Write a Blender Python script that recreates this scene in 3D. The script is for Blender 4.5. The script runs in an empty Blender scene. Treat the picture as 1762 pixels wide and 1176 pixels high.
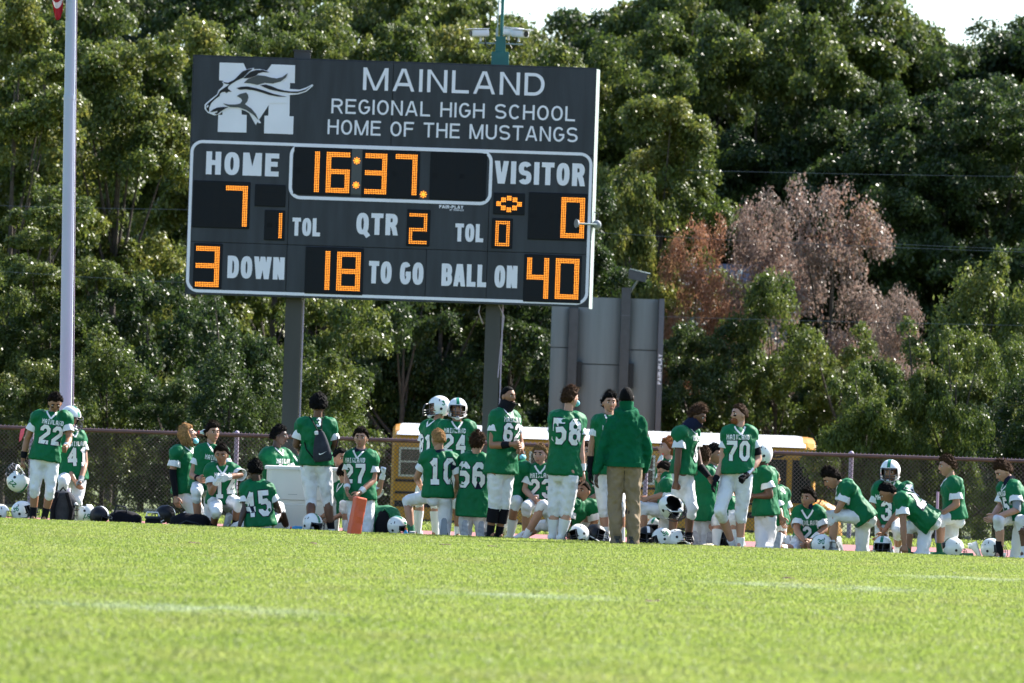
import bpy, bmesh, math, random
import numpy as np
from mathutils import Vector, Matrix, noise
from mathutils.bvhtree import BVHTree
S = bpy.context.scene
C = S.collection
random.seed(7); rng = np.random.default_rng(7)
R = math.radians

# ------------------------------------------------------------ camera
F = 9789.0; W0, H0 = 1762.0, 1176.0
ROLL = R(1.9); PITCH = R(1.077); CAMH = 1.15
cr, sr, cp, sp = math.cos(ROLL), math.sin(ROLL), math.cos(PITCH), math.sin(PITCH)
Rt = Vector((1, 0, 0)); Up = Vector((0, -sp, cp)); Fw = Vector((0, cp, sp))
cx_, cy_, cz_ = cr*Rt + sr*Up, -sr*Rt + cr*Up, -Fw
cd = bpy.data.cameras.new('camera'); cam = bpy.data.objects.new('camera', cd); C.objects.link(cam)
cd.sensor_width = 36.0; cd.lens = F/W0*36.0
cd.clip_start = 1.0; cd.clip_end = 5000.0
cam.matrix_world = Matrix(((cx_.x, cy_.x, cz_.x, 0), (cx_.y, cy_.y, cz_.y, 0), (cx_.z, cy_.z, cz_.z, CAMH), (0, 0, 0, 1)))
cd.dof.use_dof = True; cd.dof.focus_distance = 75.0; cd.dof.aperture_fstop = 4.6
S.camera = cam

# ------------------------------------------------------------ light
AZ, EL = R(52), R(40)
SUN = Vector((math.sin(AZ)*math.cos(EL), math.cos(AZ)*math.cos(EL), math.sin(EL)))
w = bpy.data.worlds.new('World'); S.world = w; w.use_nodes = True
nt = w.node_tree
sky = nt.nodes.new('ShaderNodeTexSky'); sky.sky_type = 'NISHITA'; sky.sun_disc = False
sky.sun_elevation = EL; sky.sun_rotation = AZ; sky.dust_density = 1.0; sky.ozone_density = 2.5; sky.air_density = 1.0
nt.links.new(sky.outputs[0], nt.nodes['Background'].inputs[0])
nt.nodes['Background'].inputs[1].default_value = 0.105
sl = bpy.data.lights.new('sun', 'SUN'); sl.energy = 5.0; sl.angle = R(0.53); sl.color = (1.0, 0.95, 0.86)
so = bpy.data.objects.new('sun', sl); C.objects.link(so)
so.rotation_euler = SUN.to_track_quat('Z', 'Y').to_euler()
S.view_settings.view_transform = 'Standard'; S.view_settings.look = 'None'
S.view_settings.gamma = 1.0; S.view_settings.exposure = 1.60
try: S.view_settings.use_curve_mapping = False
except Exception: pass
S.cycles.use_denoising = True
S.cycles.max_bounces = 6; S.cycles.transparent_max_bounces = 8; S.cycles.transmission_bounces = 4
S.cycles.diffuse_bounces = 3; S.cycles.glossy_bounces = 2; S.cycles.caustics_reflective = False; S.cycles.caustics_refractive = False

# ------------------------------------------------------------ pixel -> place at depth D along +Y
def pix(x, y, D):
    dx, dy = x - W0/2, y - H0/2
    a = dx*cr + dy*sr; b = dx*sr - dy*cr
    d = Fw*F + Rt*a + Up*b
    return Vector((d.x*D/d.y, D, CAMH + d.z*D/d.y))
def pxz(x, z, D):                      # photo pixel column + world height + depth
    p = pix(x, 800, D)
    y = 800 + (p.z - z)*F/D
    for _ in range(3):
        p = pix(x, y, D); y += (p.z - z)*F/D
    return pix(x, y, D)
def crest(X):                          # where the playing field ends and drops off
    return 71.2 - 5.2*(X/13.0)
def sstep(t): t = max(0.0, min(1.0, t)); return t*t*(3-2*t)
def ground(X, Y):
    z = 0.0
    z -= 0.10*sstep((Y - crest(X))/1.6)
    z -= 1.3*sstep((Y - 88.5)/7.0)
    return z

# ------------------------------------------------------------ materials
def mat(name, col, rough=0.6, metal=0.0, var=0.0, vscale=8.0, bump=0.0, bscale=30.0, spec=0.5, emit=None, estr=0.0, coat=0.0, trans=0.0, col2=None, stretch=None, sheen=0.0):
    m = bpy.data.materials.new(name); m.use_nodes = True
    n = m.node_tree; b = n.nodes['Principled BSDF']
    b.inputs['Base Color'].default_value = (*col, 1); b.inputs['Roughness'].default_value = rough
    b.inputs['Metallic'].default_value = metal; b.inputs['Specular IOR Level'].default_value = spec
    b.inputs['Coat Weight'].default_value = coat; b.inputs['Sheen Weight'].default_value = sheen
    if emit: b.inputs['Emission Color'].default_value = (*emit, 1); b.inputs['Emission Strength'].default_value = estr
    co = n.nodes.new('ShaderNodeTexCoord').outputs['Object']
    if stretch:
        mp = n.nodes.new('ShaderNodeMapping'); mp.inputs['Scale'].default_value = stretch
        n.links.new(co, mp.inputs[0]); co = mp.outputs[0]
    if var or col2:
        t = n.nodes.new('ShaderNodeTexNoise'); t.inputs['Scale'].default_value = vscale; t.inputs['Detail'].default_value = 5
        n.links.new(co, t.inputs['Vector'])
        r = n.nodes.new('ShaderNodeValToRGB'); r.color_ramp.elements[0].position = .32; r.color_ramp.elements[1].position = .68
        c2 = col2 or [min(1, c*(1+var)) for c in col]; c1 = col if col2 else [c*(1-var) for c in col]
        r.color_ramp.elements[0].color = (*c1, 1); r.color_ramp.elements[1].color = (*c2, 1)
        n.links.new(t.outputs[0], r.inputs[0]); n.links.new(r.outputs[0], b.inputs['Base Color'])
    if bump:
        t = n.nodes.new('ShaderNodeTexNoise'); t.inputs['Scale'].default_value = bscale; t.inputs['Detail'].default_value = 3
        n.links.new(co, t.inputs['Vector'])
        bp = n.nodes.new('ShaderNodeBump'); bp.inputs['Strength'].default_value = bump; bp.inputs['Distance'].default_value = 0.02
        n.links.new(t.outputs[0], bp.inputs['Height']); n.links.new(bp.outputs[0], b.inputs['Normal'])
    if trans:
        tb = n.nodes.new('ShaderNodeBsdfTranslucent'); tb.inputs[0].default_value = (*col, 1)
        mx = n.nodes.new('ShaderNodeMixShader'); mx.inputs[0].default_value = trans
        out = n.nodes['Material Output']
        n.links.new(b.outputs[0], mx.inputs[1]); n.links.new(tb.outputs[0], mx.inputs[2]); n.links.new(mx.outputs[0], out.inputs[0])
    return m
M = {}
M['green'] = mat('jersey_green', (0.002, 0.122, 0.044), .6, var=.12, vscale=5, bump=.6, bscale=12, spec=.18)
M['hoodie'] = mat('hoodie_green', (0.003, 0.088, 0.038), .9, var=.15, vscale=5, bump=.9, bscale=9, spec=.1)
M['white'] = mat('white_fabric', (0.74, 0.74, 0.76), .6, var=.05, vscale=6, bump=.45, bscale=16)
M['pants'] = mat('white_pants', (0.68, 0.68, 0.71), .55, vscale=7, bump=.5, bscale=14, col2=(0.76, 0.76, 0.79))
M['ink'] = mat('white_print', (0.8, 0.79, 0.78), .6)
M['black'] = mat('black_fabric', (0.006, 0.006, 0.010), .8, spec=.15, bump=.3, bscale=20)
M['darkgrey'] = mat('dark_grey_fabric', (0.03, 0.034, 0.045), .8, spec=.15, var=.2, vscale=10, bump=.3, bscale=14)
M['grey'] = mat('grey_fabric', (0.22, 0.24, 0.27), .75, bump=.3, bscale=20)
M['navy'] = mat('navy_fabric', (0.010, 0.013, 0.035), .8, spec=.15, bump=.3, bscale=20)
M['khaki'] = mat('khaki_cotton', (0.23, 0.165, 0.10), .85, var=.12, vscale=6, bump=.9, bscale=9)
M['sockgreen'] = mat('green_knit', (0.006, 0.13, 0.055), .8)
M['bluemask'] = mat('pale_blue_mask', (0.22, 0.62, 0.72), .7)
M['shoegrey'] = mat('grey_shoe', (0.32, 0.32, 0.34), .6, var=.3, vscale=20)
M['shoewhite'] = mat('white_shoe', (0.75, 0.76, 0.78), .4, var=.08, vscale=20)
M['shoeblack'] = mat('black_shoe', (0.015, 0.015, 0.018), .4)
M['shell'] = mat('helmet_white', (0.78, 0.78, 0.77), .22, coat=.5, var=.03, vscale=12)
M['shellstripe'] = mat('helmet_green', (0.005, 0.17, 0.08), .25, coat=.4)
M['padblack'] = mat('helmet_black', (0.005, 0.006, 0.010), .4, spec=.3)
M['cage'] = mat('cage_black', (0.02, 0.02, 0.028), .35)
M['eye'] = mat('eye_white', (0.6, 0.57, 0.54), .3)
M['iris'] = mat('iris_dark', (0.025, 0.015, 0.01), .2)
def stain(m, col, lo, hi, amt, sc):
    n = m.node_tree; b = n.nodes['Principled BSDF']; L = n.links; src = b.inputs['Base Color'].links[0].from_socket
    g = n.nodes.new('ShaderNodeTexCoord'); t = n.nodes.new('ShaderNodeTexNoise'); t.inputs['Scale'].default_value = sc; t.inputs['Detail'].default_value = 6; L.new(g.outputs['Object'], t.inputs['Vector'])
    k = n.nodes.new('ShaderNodeMapRange'); k.inputs[1].default_value = lo; k.inputs[2].default_value = hi; k.inputs[4].default_value = amt; L.new(t.outputs[0], k.inputs[0])
    x = n.nodes.new('ShaderNodeMix'); x.data_type = 'RGBA'; x.inputs[7].default_value = (*col, 1); L.new(k.outputs[0], x.inputs[0]); L.new(src, x.inputs[6]); L.new(x.outputs[2], b.inputs['Base Color'])
stain(M['pants'], (0.24, 0.22, 0.12), .54, .72, .55, 4.5)
SK = {}
for k, c in dict(light=(0.40, 0.20, 0.125), pale=(0.47, 0.25, 0.175), tan=(0.30, 0.14, 0.075), brown=(0.13, 0.056, 0.03), dark=(0.055, 0.026, 0.017)).items():
    SK[k] = mat('skin_'+k, c, .5, var=.07, vscale=10)
    SK[k].node_tree.nodes['Principled BSDF'].inputs['Subsurface Weight'].default_value = 0.05
    SK[k+'_lip'] = mat('lip_'+k, (c[0]*.75, c[1]*.5, c[2]*.55), .45)
HR = {k: mat('hair_'+k, c, .8, var=.35, vscale=40, bump=.5, bscale=90, spec=.08) for k, c in dict(
    black=(0.004, 0.0035, 0.0035), dark=(0.011, 0.007, 0.005), brown=(0.042, 0.021, 0.011), blond=(0.28, 0.15, 0.06), lightbrown=(0.17, 0.10, 0.045), ginger=(0.20, 0.07, 0.025)).items()}

# ------------------------------------------------------------ mesh helpers
class MB:
    def __init__(s): s.v = []; s.f = []; s.mi = []; s.cur = 0
    def add(s, vs, fs):
        o = len(s.v); s.v += [tuple(p) for p in vs]; s.f += [tuple(i+o for i in f) for f in fs]; s.mi += [s.cur]*len(fs); return s
    def box(s, a, b):
        x0, y0, z0 = a; x1, y1, z1 = b
        return s.add([(x0,y0,z0),(x1,y0,z0),(x1,y1,z0),(x0,y1,z0),(x0,y0,z1),(x1,y0,z1),(x1,y1,z1),(x0,y1,z1)],
              [(0,3,2,1),(4,5,6,7),(0,1,5,4),(1,2,6,5),(2,3,7,6),(3,0,4,7)])
    def bbox(s, a, b, r):               # box with chamfered edges
        bm = bmesh.new(); bmesh.ops.create_cube(bm, size=1)
        for v in bm.verts: v.co = Vector([a[i] + (v.co[i]+.5)*(b[i]-a[i]) for i in range(3)])
        bmesh.ops.bevel(bm, geom=bm.edges[:], offset=r, segments=2, affect='EDGES', profile=.5)
        bm.verts.index_update(); s.add([v.co[:] for v in bm.verts], [[v.index for v in f.verts] for f in bm.faces]); bm.free(); return s
    def tube(s, pts, rad, n=8, cap=True, closed=False):
        pts = [Vector(p) for p in pts]; rad = rad if isinstance(rad, (list, tuple)) else [rad]*len(pts)
        o = len(s.v); m = len(pts); ref = None
        for i, p in enumerate(pts):
            if closed: t = pts[(i+1) % m] - pts[i-1]
            else: t = pts[min(i+1, m-1)] - pts[max(i-1, 0)]
            t.normalize()
            if ref is None: ref = Vector((0,0,1)) if abs(t.z) < .9 else Vector((1,0,0))
            u = t.cross(ref).normalized(); v = u.cross(t).normalized(); ref = v
            r = rad[i]
            for k in range(n):
                a = 2*math.pi*k/n; s.v.append(tuple(p + u*math.cos(a)*r + v*math.sin(a)*r))
        last = m if closed else m-1
        for i in range(last):
            j = (i+1) % m
            for k in range(n):
                s.f.append((o+i*n+k, o+i*n+(k+1) % n, o+j*n+(k+1) % n, o+j*n+k)); s.mi.append(s.cur)
        if cap and not closed:
            s.f.append(tuple(o+k for k in range(n))[::-1]); s.f.append(tuple(o+(m-1)*n+k for k in range(n))); s.mi += [s.cur]*2
        return s
    def ell(s, c, ax, nu=14, nv=9):
        c = Vector(c); ax = [Vector(a) for a in ax]; vs = [c + ax[2]]; fs = []
        for i in range(1, nv):
            t = math.pi*i/nv
            for k in range(nu):
                a = 2*math.pi*k/nu
                vs.append(c + ax[0]*math.sin(t)*math.cos(a) + ax[1]*math.sin(t)*math.sin(a) + ax[2]*math.cos(t))
        vs.append(c - ax[2]); e = len(vs)-1
        for k in range(nu):
            fs.append((0, 1+k, 1+(k+1) % nu)); fs.append((e, e-nu+(k+1) % nu, e-nu+k))
        for i in range(nv-2):
            for k in range(nu):
                a = 1+i*nu; fs.append((a+k, a+nu+k, a+nu+(k+1) % nu, a+(k+1) % nu))
        return s.add(vs, fs)
    def ball(s, c, r): return s.ell(c, [(r,0,0),(0,r,0),(0,0,r)], 10, 7)
    def cap(s, p0, p1, r0, r1):
        p0, p1 = Vector(p0), Vector(p1); s.tube([p0, (p0+p1)/2, p1], [r0, (r0+r1)/2, r1], 12); s.ball(p0, r0*.995); s.ball(p1, r1*.995); return s
    def loft(s, rings):                # rings: lists of equal length
        n = len(rings[0]); o = len(s.v)
        for r in rings: s.v += [tuple(p) for p in r]
        for i in range(len(rings)-1):
            for k in range(n):
                s.f.append((o+i*n+k, o+i*n+(k+1) % n, o+(i+1)*n+(k+1) % n, o+(i+1)*n+k)); s.mi.append(s.cur)
        s.f.append(tuple(o+k for k in range(n))[::-1]); s.f.append(tuple(o+(len(rings)-1)*n+k for k in range(n))); s.mi += [s.cur]*2
        return s
    def mesh(s, name, mats, smooth=False):
        me = bpy.data.meshes.new(name); me.from_pydata(s.v, [], s.f)
        for m in (mats if isinstance(mats, list) else [mats]): me.materials.append(m)
        if any(s.mi): me.polygons.foreach_set('material_index', s.mi)
        if smooth: me.polygons.foreach_set('use_smooth', [True]*len(s.f))
        me.update()
        if smooth and name not in ('body', 'hair'): me.set_sharp_from_angle(angle=R(58))
        return me
    def obj(s, name, mats, parent=None, smooth=False, loc=None):
        o = bpy.data.objects.new(name, s.mesh(name, mats, smooth)); C.objects.link(o)
        if parent: o.parent = parent
        if loc is not None: o.location = loc
        return o
def link(name, me, parent=None, mw=None):
    o = bpy.data.objects.new(name, me); C.objects.link(o)
    if parent: o.parent = parent
    if mw is not None: o.matrix_local = mw
    return o
def tag(o, label=None, cat=None, group=None, kind=None):
    if label: o['label'] = label
    if cat: o['category'] = cat
    if group: o['group'] = group
    if kind: o['kind'] = kind
    return o
def empty(name, loc, label=None, cat=None, group=None):
    o = bpy.data.objects.new(name, None); o.empty_display_size = .1; C.objects.link(o); o.location = loc
    return tag(o, label, cat, group)
def fixn(me):
    bm = bmesh.new(); bm.from_mesh(me); bmesh.ops.recalc_face_normals(bm, faces=bm.faces); bm.to_mesh(me); bm.free()

# ------------------------------------------------------------ GROUND
def soil_material():
    m = bpy.data.materials.new('grass_ground'); m.use_nodes = True; n = m.node_tree; b = n.nodes['Principled BSDF']; b.inputs['Roughness'].default_value = .9
    g = n.nodes.new('ShaderNodeNewGeometry'); t = n.nodes.new('ShaderNodeTexNoise'); t.inputs['Scale'].default_value = 1.2; t.inputs['Detail'].default_value = 8
    r = n.nodes.new('ShaderNodeValToRGB'); r.color_ramp.elements[0].color = (0.06, 0.09, 0.015, 1); r.color_ramp.elements[1].color = (0.11, 0.13, 0.03, 1)
    n.links.new(g.outputs['Position'], t.inputs['Vector']); n.links.new(t.outputs[0], r.inputs[0]); n.links.new(r.outputs[0], b.inputs['Base Color']); return m
def sheet(name, xs, ys, zf, m, **k):
    v = []; f = []
    for y in ys:
        for x in xs: v.append((x, y, zf(x, y)))
    nx = len(xs)
    for j in range(len(ys)-1):
        for i in range(nx-1): f.append((j*nx+i, j*nx+i+1, (j+1)*nx+i+1, (j+1)*nx+i))
    return MB().add(v, f).obj(name, m, smooth=True)
XS = [-900, -300, -100, -40, -20] + list(np.linspace(-12, 12, 49)) + [20, 40, 100, 300, 900]
YS = [-400, -50, 0, 10, 20, 30, 40, 50, 58, 62] + list(np.arange(64, 97, .5)) + [100, 120, 160, 220, 400, 1500]
M['soil'] = soil_material()
gd = sheet('ground', XS, YS, lambda x, y: ground(x, y) - 0.004, M['soil']); tag(gd, kind='structure')
M['track'] = mat('track_rubber', (0.30, 0.10, 0.10), .85, var=.12, vscale=3, bump=.5, bscale=60)
tk = sheet('running_track', [-40, -20] + list(np.linspace(-12, 12, 25)) + [20, 40], [0, .35, .7, 1.0], lambda x, t: 0, M['track'])
for v in tk.data.vertices:
    v.co.y = (crest(v.co.x)+4.2)*(1-v.co.y) + 83.4*v.co.y; v.co.z = ground(v.co.x, v.co.y) + .006
tag(tk, kind='structure')

# blades: a geometry-node carpet over the playing field and the strip by the fence
def blade_material():
    m = bpy.data.materials.new('grass_blade'); m.use_nodes = True; n = m.node_tree; L = n.links
    b = n.nodes['Principled BSDF']; b.inputs['Roughness'].default_value = .5; b.inputs['Specular IOR Level'].default_value = .35
    g = n.nodes.new('ShaderNodeNewGeometry'); oi = n.nodes.new('ShaderNodeObjectInfo')
    t = n.nodes.new('ShaderNodeTexNoise'); t.inputs['Scale'].default_value = .55; t.inputs['Detail'].default_value = 6; t.inputs['Roughness'].default_value = .65
    L.new(g.outputs['Position'], t.inputs['Vector'])
    r = n.nodes.new('ShaderNodeValToRGB'); e = r.color_ramp.elements
    e[0].position = .36; e[0].color = (0.20, 0.275, 0.05, 1); e[1].position = .66; e[1].color = (0.29, 0.345, 0.085, 1)
    L.new(t.outputs[0], r.inputs[0])
    r2 = n.nodes.new('ShaderNodeValToRGB'); e = r2.color_ramp.elements
    e[0].position = 0; e[0].color = (0.14, 0.21, 0.028, 1); e[1].position = 1; e[1].color = (0.46, 0.42, 0.22, 1)
    a = e.new(.55); a.color = (0.20, 0.27, 0.040, 1); a = e.new(.88); a.color = (0.28, 0.32, 0.08, 1)
    L.new(oi.outputs['Random'], r2.inputs[0])
    mx = n.nodes.new('ShaderNodeMix'); mx.data_type = 'RGBA'; mx.inputs[0].default_value = .3
    L.new(r.outputs[0], mx.inputs[6]); L.new(r2.outputs[0], mx.inputs[7])
    tw = n.nodes.new('ShaderNodeTexNoise'); tw.inputs['Scale'].default_value = 1.0; tw.inputs['Detail'].default_value = 7; tw.inputs['Roughness'].default_value = .7
    mpw = n.nodes.new('ShaderNodeMapping'); mpw.inputs['Scale'].default_value = (.9, .28, 1); L.new(g.outputs['Position'], mpw.inputs[0]); L.new(mpw.outputs[0], tw.inputs['Vector'])
    kw = n.nodes.new('ShaderNodeMapRange'); kw.inputs[1].default_value = .50; kw.inputs[2].default_value = .72; kw.inputs[4].default_value = .32; L.new(tw.outputs[0], kw.inputs[0])
    mw_ = n.nodes.new('ShaderNodeMix'); mw_.data_type = 'RGBA'; mw_.inputs[7].default_value = (0.30, 0.25, 0.11, 1); L.new(kw.outputs[0], mw_.inputs[0]); L.new(mx.outputs[2], mw_.inputs[6]); mx = mw_
    # worn white paint of the yard lines
    sx = n.nodes.new('ShaderNodeSeparateXYZ'); L.new(g.outputs['Position'], sx.inputs[0])
    def math_(op, a, b_=None, c=None):
        q = n.nodes.new('ShaderNodeMath'); q.operation = op
        for i, v in enumerate((a, b_, c)):
            if v is None: continue
            if hasattr(v, 'links'): L.new(v, q.inputs[i])
            else: q.inputs[i].default_value = v
        return q.outputs[0]
    tot = None
    for (y0, sl_, hw, x0, x1) in PAINT:
        yy = math_('SUBTRACT', sx.outputs['Y'], math_('MULTIPLY_ADD', sx.outputs['X'], sl_, y0))
        mr = n.nodes.new('ShaderNodeMapRange'); mr.inputs[1].default_value = hw; mr.inputs[2].default_value = 0.0; L.new(math_('ABSOLUTE', yy), mr.inputs[0]); a = mr.outputs[0]
        for (f0, f1) in ((x0, x0+.7), (x1, x1-.7)):
            m3 = n.nodes.new('ShaderNodeMapRange'); m3.inputs[1].default_value = f0; m3.inputs[2].default_value = f1; L.new(sx.outputs['X'], m3.inputs[0]); a = math_('MULTIPLY', a, m3.outputs[0])
        tot = a if tot is None else math_('MAXIMUM', tot, a)
    t3 = n.nodes.new('ShaderNodeTexNoise'); t3.inputs['Scale'].default_value = 2.6; t3.inputs['Detail'].default_value = 4
    L.new(g.outputs['Position'], t3.inputs['Vector'])
    k = n.nodes.new('ShaderNodeMapRange'); k.inputs[1].default_value = .38; k.inputs[2].default_value = .68; k.inputs[4].default_value = .55
    L.new(t3.outputs[0], k.inputs[0])
    pm = n.nodes.new('ShaderNodeMix'); pm.data_type = 'RGBA'; pm.inputs[7].default_value = (0.52, 0.58, 0.56, 1)
    L.new(math_('MULTIPLY', tot, k.outputs[0]), pm.inputs[0]); L.new(mx.outputs[2], pm.inputs[6])
    L.new(pm.outputs[2], b.inputs['Base Color'])
    tb = n.nodes.new('ShaderNodeBsdfTranslucent'); L.new(pm.outputs[2], tb.inputs[0])
    ms = n.nodes.new('ShaderNodeMixShader'); ms.inputs[0].default_value = .6
    L.new(b.outputs[0], ms.inputs[1]); L.new(tb.outputs[0], ms.inputs[2]); L.new(ms.outputs[0], n.nodes['Material Output'].inputs[0])
    return m
PAINT = [(36.8, -.25, 1.3, -3.25, -.95), (43.4, -.3, 1.2, -.85, 1.15), (50.6, -.3, 1.4, 1.6, 3.9), (56, -.1, 1.0, 3.6, 5.4), (32.6, 0, .6, .3, 1.1)]
M['blade'] = blade_material()
def grass_tree():
    ng = bpy.data.node_groups.new('grass_nodes', 'GeometryNodeTree')
    ng.interface.new_socket('Geometry', in_out='INPUT', socket_type='NodeSocketGeometry')
    ng.interface.new_socket('Density', in_out='INPUT', socket_type='NodeSocketFloat')
    ng.interface.new_socket('Scale', in_out='INPUT', socket_type='NodeSocketFloat')
    ng.interface.new_socket('Geometry', in_out='OUTPUT', socket_type='NodeSocketGeometry')
    N = ng.nodes; L = ng.links; gi = N.new('NodeGroupInput'); go = N.new('NodeGroupOutput')
    dp = N.new('GeometryNodeDistributePointsOnFaces'); L.new(gi.outputs[0], dp.inputs['Mesh']); L.new(gi.outputs[1], dp.inputs['Density'])
    join = N.new('GeometryNodeJoinGeometry')
    r = random.Random(3)
    for i in range(10):
        c = N.new('GeometryNodeMeshGrid'); c.inputs['Vertices X'].default_value = 2; c.inputs['Vertices Y'].default_value = 2
        c.inputs['Size X'].default_value = .0042; c.inputs['Size Y'].default_value = .032*r.uniform(.6, 1.25)
        t = N.new('GeometryNodeTransform'); t.inputs['Translation'].default_value = (r.uniform(-.035, .035), r.uniform(-.035, .035), .012)
        t.inputs['Rotation'].default_value = (r.uniform(.55, 2.5), r.uniform(-.25, .25), r.uniform(0, 6.28)); L.new(c.outputs[0], t.inputs[0]); L.new(t.outputs[0], join.inputs[0])
    sm = N.new('GeometryNodeSetMaterial'); sm.inputs['Material'].default_value = M['blade']; L.new(join.outputs[0], sm.inputs[0])
    ip = N.new('GeometryNodeInstanceOnPoints'); L.new(dp.outputs[0], ip.inputs['Points']); L.new(sm.outputs[0], ip.inputs['Instance'])
    rv = N.new('FunctionNodeRandomValue'); rv.data_type = 'FLOAT_VECTOR'; rv.inputs[0].default_value = (-.12, -.12, 0); rv.inputs[1].default_value = (.12, .12, 6.28)
    L.new(rv.outputs[0], ip.inputs['Rotation'])
    rs = N.new('FunctionNodeRandomValue'); rs.data_type = 'FLOAT'; rs.inputs[2].default_value = .6; rs.inputs[3].default_value = 1.5; rs.inputs['Seed'].default_value = 5
    mu = N.new('ShaderNodeMath'); mu.operation = 'MULTIPLY'; L.new(rs.outputs[1], mu.inputs[0]); L.new(gi.outputs[2], mu.inputs[1])
    L.new(mu.outputs[0], ip.inputs['Scale'])
    j2 = N.new('GeometryNodeJoinGeometry'); L.new(ip.outputs[0], j2.inputs[0]); L.new(gi.outputs[0], j2.inputs[0]); L.new(j2.outputs[0], go.inputs[0])
    return ng
NG = grass_tree(); GRASS = []
def grass(name, y0f, y1f, xpad, dens, sc, dz=.002):
    v = []; f = []; nx, ny = 24, 60
    for j in range(ny+1):
        for i in range(nx+1):
            s_ = i/nx*2-1; t = j/ny
            yy = (y0f(0)+(y1f(0)-y0f(0))*t); X = s_*(yy*.094 + xpad); yy = y0f(X)+(y1f(X)-y0f(X))*t
            v.append((X, yy, ground(X, yy)+dz))
    for j in range(ny):
        for i in range(nx): a = j*(nx+1)+i; f.append((a, a+1, a+nx+2, a+nx+1))
    o = MB().add(v, f).obj(name, M['soil'], smooth=True)
    GRASS.append((o, dens, sc))
    return tag(o, kind='stuff')
tag(grass('grass', lambda X: 25.0, lambda X: 58.0, .6, 720.0, 1.0), 'sunlit mown grass of the playing field with faint worn white lines', 'grass')
tag(grass('grass', lambda X: 58.0, lambda X: crest(X)+1.3, .8, 700.0, 1.0), 'far edge of the playing field where the players rest', 'grass')
tag(grass('grass', lambda X: crest(X)+1.3, lambda X: crest(X)+4.2, 1.5, 200.0, 1.0), 'narrow grass margin between the field and the track', 'grass')
tag(grass('grass', lambda X: 83.4, lambda X: 91.0, 1.0, 90.0, 1.9), 'rough grass strip along the foot of the chain link fence', 'grass')
for i, (px_, py_) in enumerate([(333, 940), (540, 941), (767, 943), (848, 946), (1122, 1043), (1357, 1002)]):
    p = pix(px_, py_, 60); Dg = 60*CAMH/max(.2, CAMH-p.z); p = pix(px_, py_, Dg)
    mb = MB()
    for k in range(7): mb.ell((random.uniform(-.05, .05), random.uniform(-.04, .04), .015), [(random.uniform(.02, .035), .01, 0), (0, .02, .008), (0, 0, random.uniform(.01, .022))], 6, 5)
    if i == 0: M['leafdead'] = mat('dead_leaf', (0.09, 0.045, 0.025), .8, var=.3)
    tag(mb.obj('dirt_clod', M['leafdead'], loc=(p.x, p.y, .012)), 'small dark clod of torn turf '+['below the bags at left', 'below the green striped helmet', 'below the standing helmeted players', 'below the bearded gaitered player', 'nearest to us, right of centre', 'on the right half of the field'][i], 'turf clod', 'dark turf clods on the field')

# ------------------------------------------------------------ FENCE
M['rail'] = mat('fence_brown', (0.10, 0.055, 0.05), .5, var=.2, vscale=6)
M['post'] = mat('fence_post', (0.33, 0.27, 0.36), .45, var=.1, vscale=6)
M['wire'] = mat('fence_wire', (0.10, 0.07, 0.06), .5)
FD = 86.5; FTOP = 1.215; FBOT = -.1
fn = empty('chain_link_fence', (0, FD, FBOT), 'brown chain link fence running behind the players with pale posts', 'fence')
fh = FTOP-FBOT
xa, xb = -13.0, 13.0
MB().tube([(xa, 0, fh), (xb, 0, fh)], .031, 10).obj('top_rail', M['rail'], fn, True)
px0 = pix(407, 760, FD).x; stp = pix(760, 760, FD).x - px0
k0 = math.ceil((xa-px0)/stp)
pm_ = None
for k in range(k0, k0+9):
    x = px0+k*stp
    if x > xb: break
    o = (MB().tube([(0, .045, 0), (0, .045, fh+.03)], .036, 10).add([], []) if pm_ is None else None)
    if pm_ is None: pm_ = o.ball((0, .045, fh+.03), .04).mesh('post', M['post'], True)
    link('post', pm_, fn, Matrix.Translation((x, 0, 0)))
mb = MB(); a = .062
def wire(x0, z0, x1, z1, y):
    r = .0028; d = Vector((x1-x0, 0, z1-z0)).normalized(); u = Vector((-d.z, 0, d.x))*r; vv = Vector((0, r, 0))
    A, B = Vector((x0, y, z0)), Vector((x1, y, z1))
    mb.add([A-u, A+vv*.6, A+u, B-u, B+vv*.6, B+u], [(0,1,4,3), (1,2,5,4), (2,0,3,5)])
n = int((xb-xa)/a)
for i in range(-int(fh/a)-1, n):
    x = xa+i*a
    s0 = max(0, xa-x); s1 = min(fh-.05, xb-x)
    if s1 > s0: wire(x+s0, .02+s0, x+s1, .02+s1, -.003)
    xr = xa+(i+int(fh/a)+1)*a
    s0 = max(0, xr-xb); s1 = min(fh-.05, xr-xa)
    if s1 > s0: wire(xr-s0, .02+s0, xr-s1, .02+s1, .003)
tag(mb.obj('wire_mesh', M['wire'], fn), kind='stuff')
mb = MB()
for k in range(int((xb-xa)/.062)): mb.tube([(xa+k*.062, 0, fh+.028), (xa+k*.062+.01, 0, fh+.047)], .004, 4)
tag(mb.obj('wire_tie', M['post'], fn), kind='stuff')

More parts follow.
